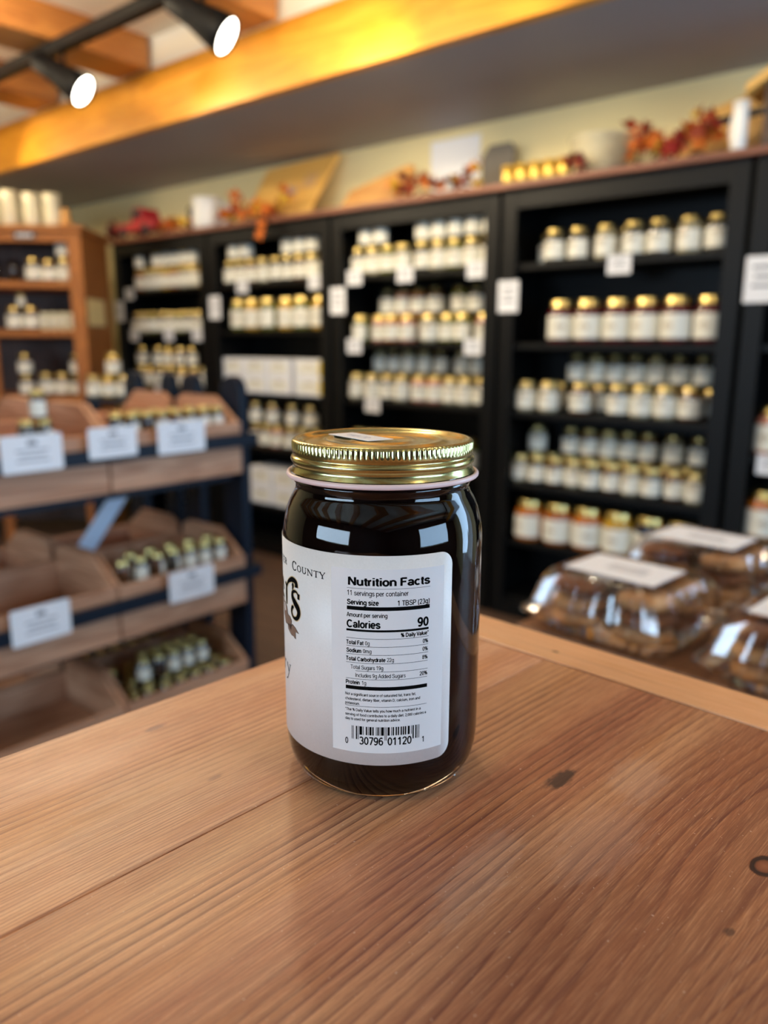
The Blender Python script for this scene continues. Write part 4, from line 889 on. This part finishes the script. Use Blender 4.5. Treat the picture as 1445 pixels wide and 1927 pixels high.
for q, x in enumerate((-.68, -.54, -.41, -.29, -.18)):
    mug('pitcher', HP(x, 0.12, HH + .001), HA + (.4 * q), '%s cream pitcher from left on top of the oak hutch' % ORD[q], 'pitcher', 0.19 - .012 * (q > 2), 0.046, 'cream pitchers on the hutch', 'ceramic', .05)
gourd = empty('ornament', HP(-.10, 0.10, HH + .001), HA, 'small orange wooden ornament on the corner of the oak hutch', 'ornament')
obj('body', lathe_mesh('body', [(0, 0), (.028, .004), (.035, .03), (.02, .055), (.026, .075), (.014, .10), (0, .105)], 'slab', 16), gourd)
# clear tumblers
tm = lathe_mesh('tumbler', [(0, .006), (.026, .006), (.03, .12), (.032, .12), (.029, 0), (0, 0)], 'plastic', 20)
for q, x in enumerate((-.52, -.42)):
    t_ = empty('tumbler', HP(x, .12, HZ[0] + .001), HA, '%s clear drinking tumbler on the top shelf of the oak hutch' % ('left' if q == 0 else 'right'), 'tumbler', 'tumblers in the hutch'); obj('glass_body', tm, t_)
HJ = [(-.30, 0, 0, 'half', 'c_grey'), (-.215, 0, 0, 'mini', 'c_brown'), (-.128, 0, 0, 'half', 'c_pale'), (-.128, 0, .1285, 'mini', 'c_grey'),
      (-.43, 1, 0, 'half', 'c_grey'), (-.335, 1, 0, 'half', 'c_brown'), (-.385, 1, .1285, 'tiny', 'c_pale'),
      (-.395, 2, 0, 'mini', 'c_grey'), (-.395, 2, .1185, 'mini', 'c_grey'), (-.28, 2, 0, 'half', 'c_grey'), (-.19, 2, 0, 'half', 'c_brown'), (-.10, 2, 0, 'mini', 'c_grey'), (-.10, 2, .1185, 'mini', 'c_dark')]
cnt = {}
for x, sh, dz, kd, ct in HJ:
    key = (sh, dz > 0); cnt[key] = cnt.get(key, 0) + 1
    make_jar(kd, ct, HP(x, .10, HZ[sh] + dz + .001), HA, '%s jar, %s from left%s, %s shelf of oak hutch' % (CN[ct], ORD[cnt[key] - 1], ' among those stacked on top' if dz else ' standing on the board', ORD[sh]), 'jars in the oak hutch')
for q in range(4):
    mug('small_mug', HP(-.255 + .05 * q, .08, HZ[1] + .001), HA + 2.2, '%s small white mug from left on the hutch middle shelf' % ORD[q], 'mug', 0.095, 0.022, 'small mugs in the hutch', 'ceramic')
# dark side table with a few jars between hutch and bookcase
SDP = Vector((-1.495, 4.33, 0))
sd = empty('side_table', SDP, 0.1, 'dark side table holding jars between the hutch and the leftmost bookcase', 'side table')
box('top', -.13, .13, -.10, .10, .86, .885, 'navy', sd, .003)
for lx in (-.12, .09):
    for ly in (-.09, .06): box('leg', lx, lx + .03, ly, ly + .03, 0, .86, 'navy', sd)
for q, (x, dz, kd, ct) in enumerate(((-.083, 0, 'mini', 'c_pale'), (.0, 0, 'mini', 'c_yellow'), (.083, 0, 'mini', 'c_pale'), (.03, .1185, 'mini', 'c_yellow'))):
    p = SDP + Vector((x, -.04, 0))
    make_jar(kd, ct, (p.x, p.y, .886 + dz), 0, ('%s pale jar from left on the dark side table' % ORD[q]) if not dz else 'single pale jar stacked on the others on the dark side table', 'jars on the side table')

# ------------------------------------------------------------------ tiered crate stand (left)
SF = 2.815; TE = -1.315
stand = empty('display_stand', W(SF, TE, 0), ANG, 'navy tiered display stand holding wooden crates and small jars', 'display stand')
TIERS = [0.785, 0.365, 0.012]
# local: x=0 at the front plane, negative to the back; y=0 at the right end, negative to the left
for x0, x1 in ((-.66, -.575), (-.44, -.375), (-.325, -.24), (-.115, -.022)):
    pr_ = [(x0, 0), (x1, 0), (x1, 1.03)] + [((x0 + x1) / 2 + (x1 - x0) / 2 * math.cos(a), 1.03 + .05 * math.sin(a)) for a in [PI * q / 8 for q in range(1, 8)]] + [(x0, 1.03)]
    obj('slat', prism('slat', pr_, 0.012, 0.045, 'navy', 'y', 0.003), stand)
for z in TIERS[:2]:
    box('end_rail', -.66, -.02, 0.0125, 0.04, z - .045, z - .005, 'navy', stand)
    box('front_rail', 0.004, 0.022, -1.0, 0.045, z + .085, z + .122, 'navy', stand, .002)
    box('back_rail', -.668, -.664, -1.0, 0.045, z + .085, z + .122, 'navy', stand)
    box('shelf_bar', -.10, -.06, -1.0, 0.012, z - .03, z - .004, 'navy', stand); box('shelf_bar', -.60, -.56, -1.0, 0.012, z - .03, z - .004, 'navy', stand)
box('post', -.06, -.02, -1.0, -.965, 0, .9, 'navy', stand, .003); box('post', -.66, -.62, -1.0, -.965, 0, .9, 'navy', stand, .003)
# diagonal steel brace between the upper and the middle tier
br = obj('brace', prism('brace', [(-.135, .782), (-.205, .782), (-.425, .520), (-.355, .520)], -.3335, -.3265, 'strut', 'x'), stand); br['label'] = 'diagonal steel brace, window reflection painted pale blue'
FLR = [0.060, 0.066, 0.090]
def crate(col, back, tier):
    z = TIERS[tier]; y1 = -.004 - .452 * col; y0 = y1 - .446
    x1, x0 = (0.0, -.325) if not back else (-.335, -.66)
    nm = ['top', 'middle', 'bottom'][tier]
    o = empty('crate', W(SF, TE, z), ANG, '%s wooden crate in the %s row, %s tier of the navy stand' % ('right' if col == 0 else 'left', 'rear' if back else 'front', nm), 'crate', 'wooden crates on the stand')
    h = .158; hs_ = .232
    xf, xb = (x1, x0) if not back else (x0, x1)
    sg = 1 if not back else -1
    box('front_panel', min(xf, xf - sg * .014), max(xf, xf - sg * .014), y0, y1, 0, h, 'crate', o, .002)
    box('rear_panel', min(xb, xb + sg * .012), max(xb, xb + sg * .012), y0, y1, 0, h + .02, 'crate', o, .002)
    prf = [(xf - sg * .0145, 0.0), (xb + sg * .0125, 0.0), (xb + sg * .0125, hs_ - .02), (xb + sg * .05, hs_), (xf - sg * .11, hs_), (xf - sg * .0145, h + .004)]
    for ya in (y0, y1 - .012): obj('side_panel', prism('side_panel', prf, ya, ya + .012, 'crate_x', 'y', .0015), o)
    box('bottom', min(xf - sg * .0145, xb + sg * .0125), max(xf - sg * .0145, xb + sg * .0125), y0 + .0125, y1 - .0125, FLR[tier] - .010, FLR[tier], 'crate', o)
for tier in range(3):
    for col in range(2):
        for back in (False, True): crate(col, back, tier)
def tiny_row(tier, col, x, ys, rowname, dz=0.0, conts=('c_grey', 'c_brown', 'c_dark')):
    nm = ['top', 'middle', 'bottom'][tier]; cn = 'right' if col == 0 else 'left'
    for i, y in enumerate(sorted(ys)):
        jx, jy = (random.uniform(-.004, .004), random.uniform(-.002, .002)) if tier == 2 else (0, 0)
        p = W(SF + x + jx, TE + y + jy, TIERS[tier] + FLR[tier] + .0005 + dz)
        make_jar('tiny', random.choice(conts), p, ANG + PI / 2 + random.choice((0, .3, 1.6, 2.4, -1.2)), 'small gold-lidded jar, %s from left, %s, %s crate of %s tier' % (ORD[i], rowname, cn, nm), 'small jars in the crates')
yr = lambda n, a, b: [a + (b - a) * i / (n - 1) for i in range(n)]
# top tier: lids just show above the front panel (jars stand on a lower layer)
tiny_row(0, 0, -.045, yr(8, -.40, -.06), 'front row lower layer'); tiny_row(0, 0, -.045, yr(8, -.40, -.06), 'front row upper layer', .0725)
tiny_row(0, 0, -.10, yr(6, -.36, -.06), 'second row lower layer'); tiny_row(0, 0, -.10, yr(6, -.36, -.06), 'second row upper layer', .0725)
for ys in ([-.60, -.65], [-.72, -.77]):
    pass
tiny_row(0, 1, -.045, [-.60, -.645, -.74, -.79], 'front row lower layer'); tiny_row(0, 1, -.045, [-.60, -.645, -.74, -.79], 'front row middle layer', .0725); tiny_row(0, 1, -.045, [-.61, -.75], 'front row top layer', .145)
tiny_row(1, 0, -.06, yr(7, -.40, -.06), 'front row lower layer'); tiny_row(1, 0, -.06, yr(7, -.40, -.06), 'front row upper layer', .0725)
tiny_row(1, 0, -.12, yr(6, -.38, -.06), 'second row lower layer'); tiny_row(1, 0, -.12, yr(5, -.34, -.06), 'second row upper layer', .0725)
for q, x in enumerate((-.05, -.10, -.15, -.20, -.25)):
    tiny_row(2, 0, x, yr(7 - q % 2, -.40 + .02 * (q % 2), -.06), '%s row' % ORD[q])
    if q in (1, 2): tiny_row(2, 0, x, yr(5, -.36 + .03 * q, -.12), '%s row stacked' % ORD[q], .0725)
for q, x in enumerate((-.40, -.46, -.52)):
    tiny_row(2, 0, x, yr(7, -.41, -.06), 'rear crate %s row' % ORD[q])
# price cards hooked on the rails
def rail_card(y0, y1, z0, z1, label, lam=False):
    o = empty('rail_card', W(SF + .0255, TE + (y0 + y1) / 2, (z0 + z1) / 2), ANG + PI / 2, label, 'card', 'price cards on the stand rails')
    w, h = y1 - y0, z1 - z0
    obj('card', prism('card', [(-w / 2 + .004, -h / 2), (w / 2 - .004, -h / 2), (w / 2, -h / 2 + .004), (w / 2, h / 2 - .004), (w / 2 - .004, h / 2), (-w / 2 + .004, h / 2), (-w / 2, h / 2 - .004), (-w / 2, -h / 2 + .004)], -.001, .001, 'paper', 'y'), o)
    b = boxes([(-.012, .012, -.0014, -.0011, h * .22, h * .34)] + [(-w * (.27 - .05 * (q % 2)), w * (.27 - .05 * (q % 2)), -.0014, -.0011, h * (.08 - .14 * q) - .0015, h * (.08 - .14 * q) + .0015) for q in range(3)])
    obj('print_lines', mesh_of('print_lines', *b, 'greyink'), o)
rail_card(-.745, -.593, .872, .962, 'white price card on the top rail at the far left')
rail_card(-.523, -.383, .884, .964, 'white price card on the top rail, second from the left')
rail_card(-.318, -.160, .875, .963, 'white price card on the top rail, nearest the stand end')
rail_card(-.762, -.609, .443, .537, 'white price card on the middle rail at the left')
rail_card(-.308, -.150, .440, .531, 'white price card on the middle rail, nearest the stand end')
hg = empty('hang_tag', W(2.44, -1.262, .70), ANG, 'white hang tag dangling on the navy end slats', 'tag')
obj('tag', prism('tag', [(-.02, -.06), (.02, -.06), (.02, .05), (.008, .062), (-.008, .062), (-.02, .05)], -.001, .001, 'paper', 'y'), hg)
obj('string', tube('string', [(0, 0, .058), (0, .002, .10)], .0012, 'rubber', 6), hg)

# ------------------------------------------------------------------ cookie boxes on the lower table (right)
BA = math.radians(-44.8); BU = Vector((math.cos(BA), math.sin(BA), 0)); BV = Vector((-math.sin(BA), math.cos(BA), 0))
BO = Vector((0.187, 1.085, 0.78))
lt = empty('low_table', BO + BU * .004 + BV * .004, BA, 'low brown table carrying the clear cookie boxes', 'table'); lt.location.z = 0
box('top', 0, 1.1, 0, .50, .745, .779, 'tablewood2', lt, .004)
for lx in (.04, 1.0):
    for ly in (.04, .40): box('leg', lx, lx + .06, ly, ly + .06, 0, .745, 'tablewood2', lt)
def ring_pts(hx, hy, z, rib, n=96, r=.03):
    out = []
    per = []
    L = [(-hx + r, -hy, hx - r, -hy), (hx, -hy + r, hx, hy - r), (hx - r, hy, -hx + r, hy), (-hx, hy - r, -hx, -hy + r)]
    N_ = [(0, -1), (1, 0), (0, 1), (-1, 0)]
    m = n // 4
    for q in range(4):
        x0, y0, x1, y1 = L[q]
        for i in range(m):
            u = i / m
            k_ = rib * (0.5 + 0.5 * math.cos(2 * PI * u * 9)) if rib else 0
            if u < .93:
                u2 = u / .93; px, py = x0 + (x1 - x0) * u2, y0 + (y1 - y0) * u2; nx, ny = N_[q]
            else:
                a = (u - .93) / .07 * PI / 2; nq = N_[(q + 1) % 4]; c0, s0 = math.cos(a), math.sin(a)
                nx, ny = N_[q][0] * c0 + nq[0] * s0, N_[q][1] * c0 + nq[1] * s0
                cx, cy = x1 - N_[q][0] * r, y1 - N_[q][1] * r; px, py = cx + nx * r, cy + ny * r; k_ = 0
            out.append((px - nx * k_, py - ny * k_, z))
    return out
def loft(rings, cap=True, capb=False):
    n = len(rings[0]); V = [p for r in rings for p in r]; F = []
    for q in range(len(rings) - 1):
        for i in range(n): F.append((q * n + i, q * n + (i + 1) % n, (q + 1) * n + (i + 1) % n, (q + 1) * n + i))
    if cap: F.append(tuple((len(rings) - 1) * n + i for i in range(n)))
    if capb: F.append(tuple(n - 1 - i for i in range(n)))
    return V, F
BW, BD, BH = 0.245, 0.215, 0.084
hx, hy = BW / 2, BD / 2
lidme = mesh_of('box_lid', *loft([ring_pts(hx, hy, .024, 0, 160), ring_pts(hx - .006, hy - .006, .026, 0, 160), ring_pts(hx - .012, hy - .012, .036, .006, 160), ring_pts(hx - .022, hy - .022, BH - .014, .006, 160), ring_pts(hx - .030, hy - .030, BH - .003, .002, 160), ring_pts(hx - .036, hy - .036, BH, 0, 160)]), 'plastic', False)
trayme = mesh_of('box_tray', *loft([ring_pts(hx - .022, hy - .022, .001, .003, 160), ring_pts(hx - .012, hy - .012, .014, .003, 160), ring_pts(hx - .004, hy - .004, .020, 0, 160), ring_pts(hx, hy, .0225, 0, 160)], cap=False, capb=True), 'plastic', True)
ck = [lathe_mesh('cookie', [(0, 0), (.034, 0), (.0395, .0034), (.0405, .008), (.037, .0145), (.024, .0182), (0, .0195)], m_, 28) for m_ in ('cookie', 'cookie_d')]
for me in ck:
    r_ = random.Random(5)
    for v in me.vertices:
        f = 1 + .05 * math.sin(5 * math.atan2(v.co.y, v.co.x)) * (v.co.xy.length / .040); v.co.x *= f; v.co.y *= 2 - f; v.co.z += .0008 * math.sin(130 * v.co.x) * math.cos(140 * v.co.y)
def cookie_box(u, v, name, z=0.0, tilt=0.0):
    c = BO + BU * (u + hx) + BV * (v + hy); c.z = .7795 + z
    o = empty('cookie_box', c, BA + tilt, 'clear ribbed plastic cookie box with white label, %s' % name, 'cookie box', 'clear cookie boxes on the low table')
    obj('box_tray', trayme, o); obj('box_lid', lidme, o)
    box('paper_label', -.075, .062, -.050, .050, BH + .0005, BH + .0012, 'paper', o)
    obj('print_lines', mesh_of('print_lines', *boxes([(-.03, .03, -.012 + q * .010, -.009 + q * .010, BH + .00125, BH + .0014) for q in range(3)]), 'greyink'), o)
    i = 0
    for lay in range(3):
        for row in range(2):
            for q in range(2):
                x = -.050 + q * .100; y = -.040 + row * .080
                p = c + BU * x + BV * y; dk = (q + row + lay) % 3 == 2
                kk = obj('cookie', ck[dk]); kk.matrix_world = Matrix.Translation((p.x, p.y, c.z + .006 + lay * .0238)) @ Matrix.Rotation(BA, 4, 'Z') @ Matrix.Rotation(-0.03 + random.uniform(-.03, .03), 4, 'Y') @ Matrix.Rotation(random.uniform(0, 6), 4, 'Z')
                tag(kk, '%s cookie, %s layer, %s %s of the %s cookie box' % ('dark brown' if dk else 'tan', ('lower', 'middle', 'upper')[lay], 'near' if row == 0 else 'far', 'left' if q == 0 else 'right', name.split(',')[0]), 'cookie', 'cookies in the clear boxes')
cookie_box(0, 0, 'nearest left, beside the counter end board')
cookie_box(0.0, 0.27, 'rear, half hidden behind the first')
cookie_box(0.262, -0.01, 'front right, cut by the frame')
cookie_box(0.262, 0.27, 'rear right, mostly outside the frame')

# ------------------------------------------------------------------ track lights
track = empty('lighting_track', W(0, -1.02, 2.37), ANG, 'long black lighting track under the pine joists', 'track')
box('rail', -1.0, 7.5, -.026, .026, -.022, .021, 'blackmetal', track, .003)
def track_lamp(s, label):
    o = empty('track_lamp', W(s, -1.02, 2.3475), ANG, label, 'lamp', 'black track lamps')
    obj('stem', tube('stem', [(0, 0, 0), (0, 0, -.055)], .008, 'blackmetal', 10), o)
    ax = Vector((0.72, 0.46, -0.55)).normalized(); q = ax.to_track_quat('Z', 'Y').to_euler()
    hd = lathe_mesh('head', [(0, -.15), (.034, -.15), (.042, -.142), (.046, -.05), (.050, -.03), (.063, .035), (.066, .06), (.066, .085), (.061, .085), (.058, .06), (.03, .0), (0, 0)], 'blackmetal', 32)
    c = Vector((.02, .0, -.115)); h = obj('head', hd, o, c, None, q)
    obj('lens', lathe_mesh('lens', [(0, .083), (.03, .082), (.0575, .078), (.0575, .070), (0, .070)], 'lens', 32), h)
    wl = o.location + Matrix.Rotation(ANG, 3, 'Z') @ (c + ax * .11); wa = wl + (Matrix.Rotation(ANG, 3, 'Z') @ ax)
    light('track_lamp_beam', 'SPOT', wl, 34, WARM, .05, wa, math.radians(110), blend=1.0)
track_lamp(1.405, 'black track lamp with lit lens, left of the two, nearest the corner')
track_lamp(2.33, 'black track lamp with lit lens, right of the two, nearer the camera')
